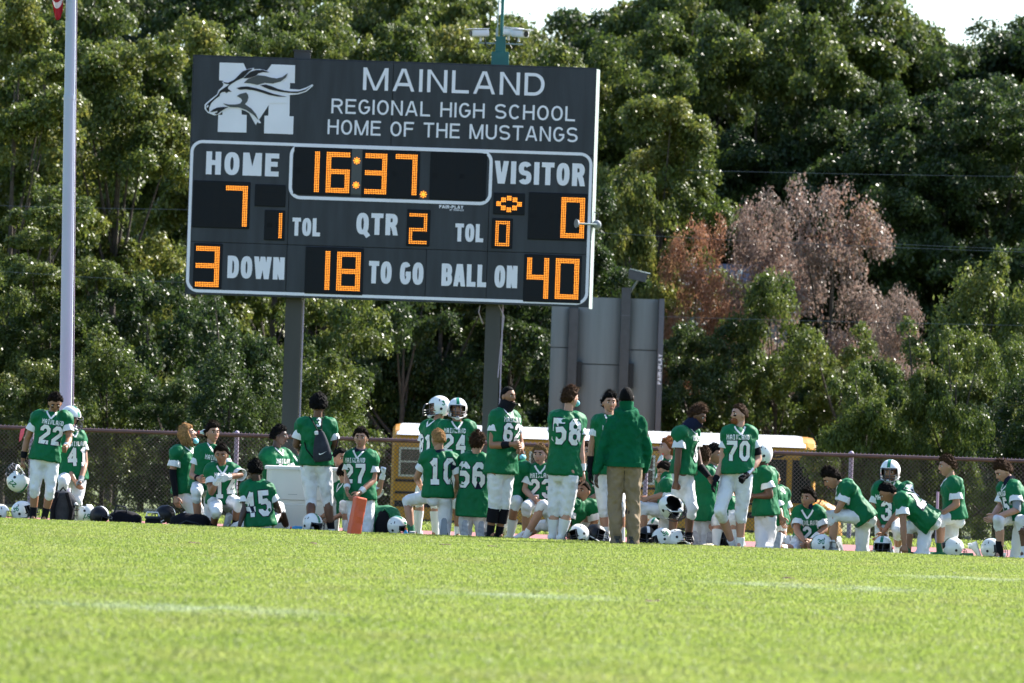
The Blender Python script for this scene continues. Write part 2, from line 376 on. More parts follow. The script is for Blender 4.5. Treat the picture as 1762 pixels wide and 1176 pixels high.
# ------------------------------------------------------------ FLAGPOLE + FLAG
M['alu'] = mat('brushed_aluminium', (0.40, 0.46, 0.58), .5, metal=.0, var=.06, vscale=3, stretch=(1, 1, .2))
pb = pix(113, 697, 81.5); pt = pix(122, 0, 81.5)
gz = ground(pb.x, 81.5); ax_ = (pt-pb).normalized(); base = pb - ax_*((pb.z-gz)/ax_.z); top = base + ax_*13.2
fp = empty('flagpole', base, 'tall silver aluminium flagpole standing behind the player holding helmet 22', 'flagpole')
q = lambda t: (top-base)*t
MB().tube([q(0), q(.46)], [.092, .083], 20).obj('lower_section', M['alu'], fp, True)
MB().tube([q(.46), q(1)], [.078, .045], 20).obj('upper_section', M['alu'], fp, True)
MB().tube([q(.4575), q(.4625)], .087, 20).obj('joint_collar', M['alu'], fp, True)
MB().tube([q(0), q(.006)], .17, 20).obj('base_flange', M['alu'], fp, True)
MB().ball(q(1.0), .09).obj('finial', mat('gold_ball', (.6, .4, .1), .3, metal=1), fp, True)
MB().tube([q(.08)+Vector((.115, -.02, 0)), q(.99)+Vector((.06, -.02, 0))], .006, 5).obj('halyard', M['post'], fp)
MB().box((.085, -.03, 1.3), (.125, .01, 1.55)).obj('cleat', M['alu'], fp)
mb = MB(); fl = pix(103, 16, 81.4)
nu, nv = 12, 16; vs = []; fs = []
for j in range(nv+1):
    for i in range(nu+1):
        u_, v_ = i/nu, j/nv
        wob = .05*math.sin(u_*9+v_*3)
        vs.append((-u_*(.13+.22*v_)+.02, wob*.6+.03*math.cos(v_*7), v_*1.2 - (0 if i == 0 else .14*(1-v_)*math.sin(u_*3.0)) ))
for j in range(nv):
    for i in range(nu): a_ = j*(nu+1)+i; fs.append((a_, a_+1, a_+nu+2, a_+nu+1)); 
M['red'] = mat('flag_red', (0.45, 0.01, 0.03), .7, trans=.35); M['flagwhite'] = mat('flag_white', (0.75, .72, .74), .7, trans=.35)
mb.add(vs, fs)
mb.mi = [1 if (i // nu) % 5 == 2 else 0 for i in range(len(fs))]
fg = mb.obj('flag', [M['red'], M['flagwhite']], smooth=True, loc=(fl.x+.02, fl.y, fl.z-.02)); tag(fg, 'red and white flag hanging limp beside the flagpole top', 'flag')
sd = fg.modifiers.new('thickness', 'SOLIDIFY'); sd.thickness = .006
# ------------------------------------------------------------ SCOREBOARD
BD = 106.0; SCL = F/BD
M['boardgrey'] = mat('board_paint', (0.034, 0.039, 0.050), .6, spec=.3, var=.22, vscale=1.6, stretch=(3, 1, .35), bump=.1)
M['boardblack'] = mat('board_black', (0.004, 0.006, 0.010), .6, spec=.2)
M['boardgap'] = mat('board_inside', (0.02, 0.022, 0.026), .8)
M['vinyl'] = mat('white_vinyl', (0.74, 0.73, 0.84), .5, var=.04, vscale=2)
M['vinylgrey'] = mat('grey_vinyl', (0.05, 0.056, 0.062), .5)
M['trim'] = mat('pale_trim', (0.30, 0.36, 0.36), .5)
M['led'] = mat('amber_led', (0.3, .1, .01), .4, emit=(1.0, 0.31, 0.02), estr=.72)
M['ledoff'] = mat('led_unlit', (0.009, 0.009, 0.011), .6, spec=.2)
M['beam'] = mat('post_brown_green', (0.045, 0.044, 0.044), .6, var=.2, vscale=2, stretch=(1, 1, .2))
M['postgreen'] = mat('pole_green', (0.004, 0.11, 0.10), .45, var=.12, vscale=5)
bo = pix(672, 320, BD)
sb = empty('scoreboard', (bo.x, BD, ground(0, BD)), 'large grey football scoreboard with amber digits reading 16:37 on two posts', 'scoreboard')
def b(px, py):
    p = pix(px, py, BD); return p.x - bo.x, p.z - ground(0, BD)
def rect_lr(x0, y0, x1, y1):            # photo pixel rectangle (centre kept, size kept) -> board rectangle
    cxp, cyp = b((x0+x1)/2, (y0+y1)/2); hw, hh = (x1-x0)/2/SCL, (y1-y0)/2/SCL
    return cxp-hw, cyp-hh, cxp+hw, cyp+hh
def lx(px, py): return b(px, py)[0]
def lz(px, py): return b(px, py)[1]
XL, XR = lx(327, 300)-.0, lx(1021, 300); ZT = lz(331, 96); ZH = lz(600, 254); ZM = lz(600, 425); ZB = lz(600, 516)
mb = MB(); mb.box((XL+.02, .05, ZB+.02), (XR-.02, .28, ZT-.02)); mb.obj('cabinet', M['boardgap'], sb)
def panel(name, x0, z0, x1, z1):
    g = .004; return MB().bbox((x0+g, 0, z0+g), (x1-g, .06, z1-g), .006).obj(name, M['boardgrey'], sb)
xs = lx(675, 180); panel('header_panel', XL, ZH, xs, ZT); panel('header_panel', xs, ZH, XR, ZT)
x1_, x2_ = lx(497, 340), lx(842, 340)
for a_, b_ in ((XL, x1_), (x1_, x2_), (x2_, XR)): panel('panel', a_, ZM, b_, ZH)
xx = [XL, lx(493, 460), lx(733, 460), lx(838, 460), XR]
for a_, b_ in zip(xx, xx[1:]): panel('panel', a_, ZB, b_, ZM)
# angled pale edge trim on the right side, thin ones elsewhere
e = .065
MB().loft([[(XR, .0, z), (XR+e, .24, z), (XR+e, .26, z), (XR, .27, z)] for z in (ZB-.02, ZT)]).obj('edge_trim', M['trim'], sb)
MB().box((XL-.02, .01, ZB-.02), (XL-.001, .27, ZT)).obj('edge_trim', M['boardgrey'], sb)
MB().box((XL-.02, .01, ZT+.001), (XR, .27, ZT+.02)).obj('edge_trim', M['boardgrey'], sb)
def roundloop(x0, z0, x1, z1, r, n=8):
    P = []
    for (cx, cz, a0) in ((x1-r, z1-r, 0), (x0+r, z1-r, 90), (x0+r, z0+r, 180), (x1-r, z0+r, 270)):
        for i in range(n+1):
            a = R(a0+90*i/n); P.append((cx+r*math.cos(a), cz+r*math.sin(a)))
    return P
def border(name, x0, z0, x1, z1, r, wd, y):
    A = roundloop(x0-wd/2, z0-wd/2, x1+wd/2, z1+wd/2, r+wd/2); B_ = roundloop(x0+wd/2, z0+wd/2, x1-wd/2, z1-wd/2, r-wd/2); n = len(A)
    v = [(p[0], y, p[1]) for p in A]+[(p[0], y, p[1]) for p in B_]+[(p[0], y+.004, p[1]) for p in A]+[(p[0], y+.004, p[1]) for p in B_]
    f = []
    for i in range(n):
        j = (i+1) % n; f += [(i, n+i, n+j, j), (i, j, 2*n+j, 2*n+i), (n+i, 3*n+i, 3*n+j, n+j)]
    return MB().add(v, f).obj(name, M['vinyl'], sb)
border('outline_stripe', lx(326.5, 370), lz(651.6, 511), lx(1013.5, 390), lz(396, 245.5), .2, .056, -.005)
border('clock_outline', lx(500.4, 296), lz(549.6, 341.5), lx(844.5, 296), lz(549.6, 251.5), .19, .06, -.011)
# digit windows and amber dot digits
SEG = {'0': 'abcdef', '1': 'bc', '2': 'abged', '3': 'abgcd', '4': 'fgbc', '6': 'afgedc', '7': 'abc', '8': 'abcdefg'}
def window(x0, y0, x1, y1):
    X0, Z0, X1, Z1 = rect_lr(x0, y0, x1, y1); X0 = max(X0, XL+.07); X1 = min(X1, XR-.075)
    wdo = MB().bbox((X0, -.018, Z0), (X1, .001, Z1), .012).obj('digit_window', M['boardblack'], sb)
    # unlit lamps
    mb = MB(); st = .0325
    w_ = X1-X0; nd = 2 if w_ > .8 else 1
    for d in range(nd):
        ox = X0+.06+d*(w_-.05)/nd; ww = (w_-.05)/nd-.1
        for (i0, i1, zz) in ((0, 1, Z1-.07), (0, 1, (Z0+Z1)/2), (0, 1, Z0+.07)):
            k = 0
            while k*st < ww:
                for r_ in (-1, 0, 1): dot(mb, ox+k*st, zz+r_*st, .0085, -.0195)
                k += 1
        for xx_ in (ox, ox+ww-2*st):
            z = Z0+.09
            while z < Z1-.09:
                for r_ in (0, 1, 2): dot(mb, xx_+r_*st, z, .0085, -.0195)
                z += st
    tag(mb.obj('unlit_lamps', M['ledoff'], wdo), kind='stuff')
    return wdo
def dot(mb, x, z, r, y): mb.add([(x-r, y, z-r*.4), (x-r*.4, y, z-r), (x+r*.4, y, z-r), (x+r, y, z-r*.4), (x+r, y, z+r*.4), (x+r*.4, y, z+r), (x-r*.4, y, z+r), (x-r, y, z+r*.4)], [(0,1,2,3,4,5,6,7)])
def digit(ch, x0, y0, x1, y1, rows=3):
    cxp, czp = b((x0+x1)/2, (y0+y1)/2); hw = (x1-x0)/2/SCL; hh = (y1-y0)/2/SCL
    st = .0318 if rows == 3 else .034; mb = MB(); pts = set()
    nx_ = max(rows, int(round(2*hw/st)))
    nz_ = int(round(2*hh/st)); mid = nz_//2
    for s_ in SEG[ch]:
        if s_ in 'adg':
            z0 = {'a': nz_-rows, 'd': 0, 'g': mid-1}[s_]
            for i in range(nx_):
                for k in range(rows): pts.add((i, z0+k))
        else:
            i0 = nx_-rows if s_ in 'bc' else 0
            lo, hi = (mid, nz_) if s_ in 'bf' else (0, mid+1)
            for z in range(lo, hi):
                for k in range(rows): pts.add((i0+k, z))
    for (i, z) in pts: dot(mb, cxp+(i+.5-nx_/2)*st, czp+(z+.5-nz_/2)*st, .0110, -.024)
    return tag(mb.obj('digit', M['led'], sb), 'amber digit '+ch)
for wn in ((505, 254, 604.5, 336), (623, 259, 722, 341), (740, 263, 837, 345), (331.5, 312, 430, 393), (438.6, 318, 491.4, 356), (455, 362, 490, 414), (700, 361, 740, 424), (849, 332.5, 903, 370), (846, 376, 882, 428), (909, 332.5, 1010, 414), (333, 419, 382, 498), (525, 426, 625, 507), (901, 439, 1000, 521)): window(*wn)
MB().bbox((lx(604, 298)+.005, -.012, lz(604, 335)), (lx(623, 298)-.005, .001, lz(604, 257)), .004).obj('colon_panel', M['vinylgrey'], sb)
for d in (('1', 541, 261, 550, 331), ('6', 561.5, 262.6, 601.5, 332), ('3', 627, 264.5, 666.5, 334.6), ('7', 680, 266, 717.5, 336), ('7', 387.6, 320, 426, 390), ('0', 965, 340, 1006, 410.6), ('3', 336.6, 424, 377.4, 494), ('1', 558.5, 431.5, 568.5, 500), ('8', 579.7, 433, 619.7, 502), ('4', 905.8, 444, 944.5, 514), ('0', 955.5, 445.6, 996, 515)): digit(*d)
for d in (('1', 479, 366.5, 486, 411), ('2', 703.7, 367, 735, 421), ('0', 851.4, 380, 877.7, 424.6)): digit(*d, rows=2)
for (px_, py_) in ((614, 277), (612.6, 319), (728.5, 335)):
    mb = MB(); X, Z = b(px_, py_)
    for k in range(8):
        a = k*math.pi/4
        for r_ in (.026, .054): dot(mb, X+math.cos(a)*r_, Z+math.sin(a)*r_, .0125, -.024)
    dot(mb, X, Z, .0125, -.024); mb.obj('colon_lamp', M['led'], sb)
for (X, Y) in ((769, 437), (808, 448), (838, 478), (805, 503), (767, 515), (729, 502), (698, 474), (731, 448)):
    mb = MB(); X, Z = b(680+X/3.92, 230+Y/3.92)
    for i in (-.5, .5, 1.5):
        for k in (-1, 0, 1): dot(mb, X+(i-.5)*.03, Z+k*.03, .0118, -.024)
    mb.obj('possession_lamp', M['led'], sb)
# lettering drawn as strokes
def arc(cx, cy, rx, ry, a0, a1, n=14, p=1.0):
    o = []
    for i in range(n+1):
        t = R(a0+(a1-a0)*i/n); c, s_ = math.cos(t), math.sin(t)
        o.append((cx+rx*math.copysign(abs(c)**p, c), cy+ry*math.copysign(abs(s_)**p, s_)))
    return o
def glyph(ch, w, s_):
    a = s_/2; p = .80 if s_ > .18 else .95
    if ch == 'I': return s_, [[(a, 0), (a, 1)]]
    if ch == '-': return .4, [[(0, .45), (.4, .45)]]
    if ch == ' ': return w*.45, []
    if ch in 'OQ':
        P = [arc(w/2, .5, w/2-a, .5-a, 0, 360, 28, p)]
        if ch == 'Q': P.append([(w*.55, .22), (w*.98, -.10)])
        return w, P
    if ch == 'C': return w, [arc(w/2, .5, w/2-a, .5-a, 42, 318, 24, p)]
    if ch == 'G': return w, [arc(w/2, .5, w/2-a, .5-a, 42, 318, 24, p)+[(w-a, .30), (w-a, .47)], [(w*.52, .47), (w, .47)]]
    if ch == 'S': return w, [arc(w/2, .75-a*.5, w/2-a, .25-a*.5, 25, 270, 14, p)+arc(w/2, .25+a*.5, w/2-a, .25-a*.5, 90, -155, 14, p)[0:]]
    if ch == 'D': return w, [[(w*.45, a), (a, a), (a, 1-a), (w*.45, 1-a)]+arc(w*.45, .5, w*.55-a, .5-a, 90, -90, 14, p)]
    if ch in 'PRB':
        m = .50; P = [[(a, 0), (a, 1)], [(a, 1-a), (w*.5, 1-a)]+arc(w*.5, (1-a+m)/2, w*.47-a, (1-a-m)/2, 90, -90, 10, p)+[(a, m)]]
        if ch == 'R': P.append([(w*.45, m), (w*.58, m-.04), (w*.70, m-.2), (w-a*.9, 0)])
        if ch == 'B': P.append([(a, m), (w*.5, m)]+arc(w*.5, (a+m)/2, w*.5-a, (m-a)/2, 90, -90, 10, p)+[(a, a)])
        return w, P
    if ch == 'U': return w, [[(a, 1)]+arc(w/2, .36, w/2-a, .36-a, 180, 360, 14, p)+[(w-a, 1)]]
    if ch == 'A': return w*1.08, [[(a*.9, 0), (w*.54-a*.35, 1)], [(w*1.08-a*.9, 0), (w*.54+a*.35, 1)], [(w*.25, .30), (w*.83, .30)]]
    if ch == 'V': return w*1.05, [[(a*.9, 1), (w*.525-a*.35, 0)], [(w*1.05-a*.9, 1), (w*.525+a*.35, 0)]]
    if ch == 'W': q = w*1.5; return q, [[(a*.9, 1), (q*.27, 0)], [(q*.27, 0), (q*.5, 1)], [(q*.5, 1), (q*.73, 0)], [(q*.73, 0), (q-a*.9, 1)]]
    if ch == 'M': q = w*1.25; return q, [[(a, 0), (a, 1)], [(q-a, 0), (q-a, 1)], [(a*1.2, 1), (q/2-a*.2, .0)], [(q-a*1.2, 1), (q/2+a*.2, .0)]]
    if ch == 'N': return w, [[(a, 0), (a, 1)], [(w-a, 0), (w-a, 1)], [(a*1.2, 1), (w-a*1.2, 0)]]
    if ch == 'H': return w, [[(a, 0), (a, 1)], [(w-a, 0), (w-a, 1)], [(a, .52), (w-a, .52)]]
    if ch in 'EF': return w*.9, [[(a, 0), (a, 1)], [(a, 1-a), (w*.9, 1-a)], [(a, .53), (w*.82, .53)]]+([[(a, a), (w*.9, a)]] if ch == 'E' else [])
    if ch == 'L': return w*.85, [[(a, 0), (a, 1)], [(a, a), (w*.85, a)]]
    if ch == 'T': return w*.95, [[(w*.475, 0), (w*.475, 1)], [(0, 1-a), (w*.95, 1-a)]]
    if ch == 'Y': return w, [[(w/2, 0), (w/2, .45)], [(a, 1), (w/2, .42)], [(w-a, 1), (w/2, .42)]]
    if ch == 'X': return w, [[(a, 0), (w-a, 1)], [(a, 1), (w-a, 0)]]
    return w, []
def text(body, cpx, cpy, wpx, hpx, w=.72, sw=.135, gap=.15, name='lettering', m=None, parent=None, y=-.006, D=None, rot=0):
    s_ = F/(D or BD); x = 0; items = []
    for ch in body:
        gw, P = glyph(ch, w, sw); items.append((x, P, ch)); x += gw+gap
    tot = x-gap; X, Z = b(cpx, cpy) if D is None else (cpx, cpy); fx = wpx/s_/tot; fz = hpx/s_
    mb = MB(); out = []
    for (x0, P, ch) in items:
        if ch == ' ' :
            if mb.v: out.append(mb); mb = MB()
            continue
        for k, pl in enumerate(P):
            pts = [Vector(((p[0]+x0-tot/2)*fx, (p[1]-.5)*fz)) for p in pl]; n = len(pts); swz = sw*fz; closed = (pts[0]-pts[-1]).length < 1e-5; vs = []
            q = fx/fz                                   # keep vertical strokes in proportion with the stretch
            for i in range(n):
                A_, B2 = (pts[-2], pts[1]) if closed and i in (0, n-1) else (pts[max(i-1, 0)], pts[min(i+1, n-1)])
                d1 = (pts[i]-A_).normalized() if (pts[i]-A_).length > 1e-7 else (B2-pts[i]).normalized(); d2 = (B2-pts[i]).normalized() if (B2-pts[i]).length > 1e-7 else d1
                n1, n2 = Vector((-d1.y, d1.x)), Vector((-d2.y, d2.x)); mm = n1+n2; mm = mm.normalized() if mm.length > .1 else n1; mm = mm/max(.6, mm.dot(n1)); mm = Vector((mm.x*(.5+.5*q), mm.y))
                for sg in (1, -1):
                    c_ = pts[i]+mm*swz/2*sg
                    if not closed and i in (0, n-1) and abs(d1.y) > .5 and ch not in 'CGS' and abs(abs(pts[i].y)-fz/2) < fz*.01: c_.y = pts[i].y     # flat stroke ends
                    u_, v_ = (c_.x, c_.y) if not rot else (-c_.y, c_.x); vs.append((u_+X, y-k*.0004, v_+Z))
            mb.add(vs, [(2*i, 2*i+1, 2*i+3, 2*i+2) for i in range(n-1)])
    out.append(mb)
    for mb in out:
        ob = mb.obj(name, m or M['vinyl'], parent or sb)
    return ob
text('MAINLAND', 781, 141, 313, 39, .78, .14, .17)
text('REGIONAL HIGH SCHOOL', 780, 189.5, 420, 25.5)
text('HOME OF THE MUSTANGS', 779, 225.5, 431, 25.5)
text('HOME', 417, 282.5, 126, 39.5, .52, .215, .09); text('VISITOR', 929, 299, 156, 39, .52, .215, .09)
text('TOL', 527, 391, 48, 31, .52, .215, .09); text('TOL', 807.5, 401, 48.5, 31, .52, .215, .09); text('QTR', 649, 386, 72, 37, .52, .215, .09)
text('DOWN', 440.5, 461, 98, 38.5, .52, .215, .09); text('TO GO', 681.5, 470, 94, 38.5, .52, .215, .09); text('BALL ON', 825, 475, 130, 38.5, .52, .215, .09)
text('FAIR-PLAY', 776.5, 356.5, 41.5, 5.6, .8, .25, .12); text('BY TRANS-LUX', 786, 361.8, 24, 3, .8, .2, .2)
# logo: block M and the mustang head in vinyl layers
LOGO = [
 ('logo_letter', 'vinyl', [(443,183),(712,190),(745,262),(850,470),(985,262),(1028,203),(1292,213),(1288,415),(1235,412),(1228,787),(1275,788),(1268,990),(942,978),(948,780),(990,780),(996,655),(850,885),(765,735),(690,700),(690,768),(748,772),(745,970),(422,962),(428,770),(475,772),(485,388),(438,382)]),
 ('logo_inline', 'vinylgrey', None),
 ('horse_outline', 'vinyl', [(275,660),(290,640),(350,590),(415,540),(432,495),(480,450),(492,420),(468,404),(485,395),(545,400),(600,378),(650,330),(700,280),(760,258),(828,243),(832,258),(900,256),(1008,283),(1000,310),(1080,352),(1150,335),(1212,300),(1195,355),(1150,395),(1235,480),(1340,488),(1420,462),(1485,428),(1497,442),(1420,510),(1330,540),(1220,550),(1200,640),(1010,640),(930,760),(885,825),(912,862),(885,865),(845,810),(790,760),(730,725),(640,694),(560,693),(500,715),(440,765),(385,778),(310,748),(275,705)]),
 ('horse_brow', 'padblack', [(480,403),(540,410),(610,375),(660,325),(700,285),(755,262),(820,252),(770,290),(735,325),(712,352),(640,385),(575,425),(545,450),(535,475),(580,512),(545,510),(520,528),(505,512),(470,518),(448,535),(445,560),(400,590),(350,640),(328,690),(325,742),(298,715),(290,668),(310,645),(420,550),(448,500),(505,462),(555,430),(500,418)]),
 ('horse_mane', 'padblack', [(712,362),(745,325),(790,288),(850,268),(930,266),(1005,295),(930,292),(880,305),(850,335),(780,358)]),
 ('horse_mane', 'vinylgrey', [(715,412),(760,370),(850,338),(870,325),(950,333),(1020,353),(1090,362),(1150,345),(1210,303),(1190,352),(1130,397),(1040,420),(950,412),(870,435),(790,418)]),
 ('horse_mane', 'padblack', [(898,438),(960,430),(1030,450),(1100,480),(1170,498),(1240,508),(1330,508),(1410,485),(1475,443),(1410,500),(1320,527),(1220,524),(1110,510),(1010,488),(950,465)]),
 ('horse_mane', 'padblack', [(632,470),(690,455),(760,452),(850,470),(950,500),(1050,535),(1140,556),(1200,568),(1100,566),(1000,548),(900,515),(820,494),(740,485),(670,490)]),
 ('horse_cheek', 'vinylgrey', [(638,560),(670,538),(742,520),(762,545),(768,575),(755,620),(728,652),(800,700),(850,760),(882,830),(820,768),(740,716),(660,688),(560,684),(520,668),(482,642),(550,655),(620,655),(675,645),(698,615),(688,590),(665,575)]),
 ('horse_mouth', 'padblack', [(335,742),(375,708),(420,688),(480,682),(545,684),(500,705),(450,738),(415,768),(385,757),(418,742),(420,724),(385,735)]),
 ('horse_nostril', 'vinyl', [(302,690),(300,672),(312,660),(320,668),(312,688)]),
]
from mathutils.geometry import tessellate_polygon
def flat_poly(name, pts2, mname, y, parent):
    tris = tessellate_polygon([[Vector((p[0], p[1], 0)) for p in pts2]])
    ob = MB().add([(p[0], y, p[1]) for p in pts2], [tuple(t) for t in tris]).obj(name, M[mname], parent)
    md = ob.modifiers.new('thick', 'SOLIDIFY'); md.thickness = .002; md.offset = 0; return ob
lg = None; yy = -.005
for i, (nm, mn, P) in enumerate(LOGO):
    if P is None:
        P2 = [b(310+p[0]/6.53, 80+p[1]/6.53) for p in LOGO[0][2]]; n = len(P2); v = []; f = []
        for j in range(n):
            p, pn, pp = Vector(P2[j]), Vector(P2[(j+1) % n]), Vector(P2[j-1])
            d1, d2 = (p-pp).normalized(), (pn-p).normalized(); nrm = Vector((-d1.y-d2.y, d1.x+d2.x)); nrm = -nrm/max(.3, nrm.length_squared)*2
            v += [(p.x+nrm.x*.026, -.0085, p.y+nrm.y*.026), (p.x+nrm.x*.034, -.0085, p.y+nrm.y*.034)]
        for j in range(n): k = (j+1) % n; f.append((2*j, 2*j+1, 2*k+1, 2*k))
        MB().add(v, f).obj('logo_inline', M['boardgap'], sb); continue
    yy -= .003 if i < 3 else .0
    flat_poly(nm, [b(310+p[0]/6.53, 80+p[1]/6.53) for p in P], mn, yy - (.006 if i == 2 else (.012 + .0005*i if i > 2 else 0)), sb)
# posts (I-beams) with conduit
def ibeam(cx, w_, z0, z1, y0, yd):
    mb = MB(); h = w_/2; t = .035
    mb.box((cx-h, y0, z0), (cx+h, y0+t, z1)); mb.box((cx-h, y0+yd-t, z0), (cx+h, y0+yd, z1)); mb.box((cx-.02, y0+t, z0), (cx+.02, y0+yd-t, z1)); return mb
for (pxa, pxb, pyq, ztop) in ((487, 515, 620, lz(514, 86)), (833, 859, 620, ZT+.1)):
    c = (lx(pxa, pyq)+lx(pxb, pyq))/2; wd = (pxb-pxa)/SCL
    po = ibeam(c, wd, -.1, ztop if ztop > ZT+.15 else ZT-.1, .29, .34).obj('post', M['beam'], sb)
    MB().tube([(c+wd/2+.035, .3, 0), (c+wd/2+.035, .3, ZB+.02)], .016, 6).obj('conduit', M['post'], po)
    MB().box((c-wd/2-.02, .27, ztop), (c+wd/2+.02, .65, ztop+.02)).obj('post_cap', M['beam'], po) if ztop > ZT+.15 else None
MB().tube([(lx(826, 525), .2, ZB-.02), (lx(824, 530), .2, ZB-.15), (lx(830, 560), .3, lz(830, 556))], .012, 6).obj('cable', M['post'], sb)
MB().tube([(lx(858, 525), .2, ZB), (lx(868, 530), .2, lz(868, 545)), (lx(862, 590), .2, lz(862, 590)), (lx(858, 610), .2, lz(858, 650))], .012, 6).obj('cable', M['post'], sb)
# tall green mast behind the board with two cameras
g0 = b(860, 110)
ms = empty('camera_mast', (bo.x+g0[0], BD+.85, ground(0, BD)), 'green square mast rising behind the scoreboard above the word MAINLAND', 'mast')
z1 = lz(860, 85); z2 = lz(862, 58)
MB().bbox((-.165, -.16, ZM), (.165, .16, z1), .01).obj('lower_mast', M['postgreen'], ms)
MB().bbox((-.095, -.09, z1), (.095, .09, z2), .008).obj('upper_mast', M['postgreen'], ms)
MB().tube([(.01, 0, z2), (.02, 0, z2+1.3)], .032, 10).obj('antenna_pole', M['postgreen'], ms)
MB().tube([(-.07, 0, z2-.02), (-.06, 0, z2+.75)], .012, 6).obj('antenna_rod', M['trim'], ms)
MB().tube([(-.42, 0, z2-.13), (.42, 0, z2-.13)], .018, 6).obj('crossarm', M['trim'], ms)
MB().box((-.1, -.08, z2+.0), (-.05, .0, z2+.16)).obj('junction_box', M['trim'], ms)
M['camwhite'] = mat('camera_white', (0.72, 0.7, 0.74), .4)
def cctv(lbl, px, py, yaw, L_, D=BD+.75):
    p = pix(px, py, D); r = empty('security_camera', p, lbl, 'security camera'); r.rotation_euler = (R(4), 0, yaw)
    MB().bbox((-.09, -L_/2, -.075), (.09, L_/2, .065), .03).obj('housing', M['camwhite'], r, True)
    MB().bbox((-.105, -L_/2-.09, .066), (.105, L_/2, .082), .006).obj('sunshield', M['camwhite'], r)
    MB().tube([(0, -L_/2-.015, -.005), (0, -L_/2+.01, -.005)], .055, 14).obj('lens', M['padblack'], r)
    MB().tube([(0, .02, -.07), (0, .02, -.16)], .022, 8).obj('bracket', M['camwhite'], r)
    MB().tube([(0, .1, -.07), (-.0, .12, -.24), (0, .2, -.3), (.0, .32, -.18)], .012, 6).obj('cable', M['padblack'], r, True)
cctv('white boxy security camera aiming left from the green mast', 825, 57, R(-68), .34)
cctv('white security camera aiming right from the green mast', 895, 58, R(40), .34)
cctv('small white security camera behind the mast between two others', 878, 55, R(60), .3, BD+1.05)
# speed sensor with disc on the board's right edge
p = pix(1027, 387, BD+.1); ws = empty('radar_sensor', p, 'small grey sensor with a disc on an arm at the scoreboard\'s right edge', 'sensor')
MB().ball((.0, -.02, 0), .085).obj('housing', M['grey'], ws, True)
MB().tube([(-.0, -.1, 0), (-.36, -.28, 0)], .016, 8).obj('arm', M['trim'], ws, True)
MB().tube([(-.35, -.27, 0), (-.39, -.29, 0)], [.06, .085], 18).obj('disc', M['grey'], ws, True)
MB().tube([(0, 0, .06), (.03, .02, .2), (-.06, .05, .24), (-.11, .05, .16)], .012, 6).obj('cable', M['padblack'], ws, True)
MB().tube([(0, 0, -.06), (.05, .02, -.14), (.1, .02, -.05)], .01, 6).obj('cable', M['padblack'], ws, True)

# ------------------------------------------------------------ back of a second board, right of centre
D2 = 140.0; s2 = F/D2; c2 = pix(1045, 640, D2); g2 = ground(0, D2)
M['sheetmetal'] = mat('grey_sheet_metal', (0.135, 0.165, 0.185), .5, metal=.1, var=.12, vscale=1.2, stretch=(4, 1, .3))
M['sheetdark'] = mat('dark_sheet_metal', (0.045, 0.05, 0.06), .55, var=.15)
bb = empty('baseball_scoreboard', (c2.x, D2, g2), 'back of a tall grey metal scoreboard standing behind the school bus', 'scoreboard')
def l2(px, py): p = pix(px, py, D2); return p.x-c2.x, p.z-g2
zt = l2(1045, 512)[1]; zb = l2(1045, 775)[1]; zr = l2(1045, 601)[1]; zs = l2(1045, 628)[1]
cols = [(946, 976), (992, 1066), (1079, 1129)]
for (xa_, xb_) in cols:
    A, B_ = l2(xa_, 640)[0], l2(xb_, 640)[0]
    for (za, zb_) in ((zs if xa_ == 992 else zr, zt), (zb, zs if xa_ == 992 else zr)):
        n = 12; mbp = MB()
        ring = lambda z: [(A, .02, z)]+[(A+(B_-A)*k/n, -.02-.10*(B_-A)*math.sin(math.pi*k/n)**.8, z) for k in range(n+1)]+[(B_, .02, z)]
        mbp.loft([ring(za+.012), ring(zb_-.012)]).obj('back_panel', M['sheetmetal'], bb, True)
for px_ in (984, 1073):
    c = l2(px_, 640)[0]; MB().box((c-.11, -.30, 0), (c+.11, .1, zt+.25 if px_ > 1000 else zt-.3)).obj('upright_beam', M['sheetdark'], bb)
    MB().box((c+.12, -.26, l2(0, 612)[1]-.3), (c+.24, .0, l2(0, 590)[1]-.0)).obj('hinge_box', M['padblack'], bb)
A = l2(1130, 640)[0]
MB().box((A, -.35, zb), (A+.13, .02, zt)).obj('side_panel', mat('side_grey', (0.08, 0.085, 0.11), .5), bb)
MB().box((l2(946, 640)[0], .03, zb), (A, .4, zt-.01)).obj('cabinet', M['sheetdark'], bb)
MB().box((l2(946, 640)[0], -.03, l2(0, 505)[1]-.0), (A, .0, l2(0, 505)[1]+.02)).obj('roof_rail', M['sheetmetal'], bb) if False else None
text('FAIR-PLAY', A+.065, l2(1133, 636)[1], 52, 6, .8, .25, .12, parent=bb, y=-.356, D=D2, rot=1)
p = pix(1098, 472, D2-.3); fl_ = empty('floodlight', p, 'grey box floodlight on a slanted arm above the back of the second scoreboard', 'floodlight')
MB().loft([[(-.24, -.16, .1), (.24, -.16, .0), (.2, .2, .02), (-.2, .2, .12)], [(-.24, -.16, -.12), (.18, -.16, -.2), (.16, .2, -.16), (-.2, .2, -.1)]]).obj('lamp_housing', M['sheetdark'], fl_)
MB().loft([[(-.2, -.17, .125), (.3, -.17, .02), (.3, .22, .04), (-.2, .22, .14)], [(-.2, -.17, .105), (.3, -.17, .0), (.3, .22, .02), (-.2, .22, .12)]]).obj('lamp_hood', M['trim'], fl_)
MB().tube([(.0, 0, -.15), (-.28, .25, -.62)], .03, 8).obj('arm', M['sheetmetal'], fl_)

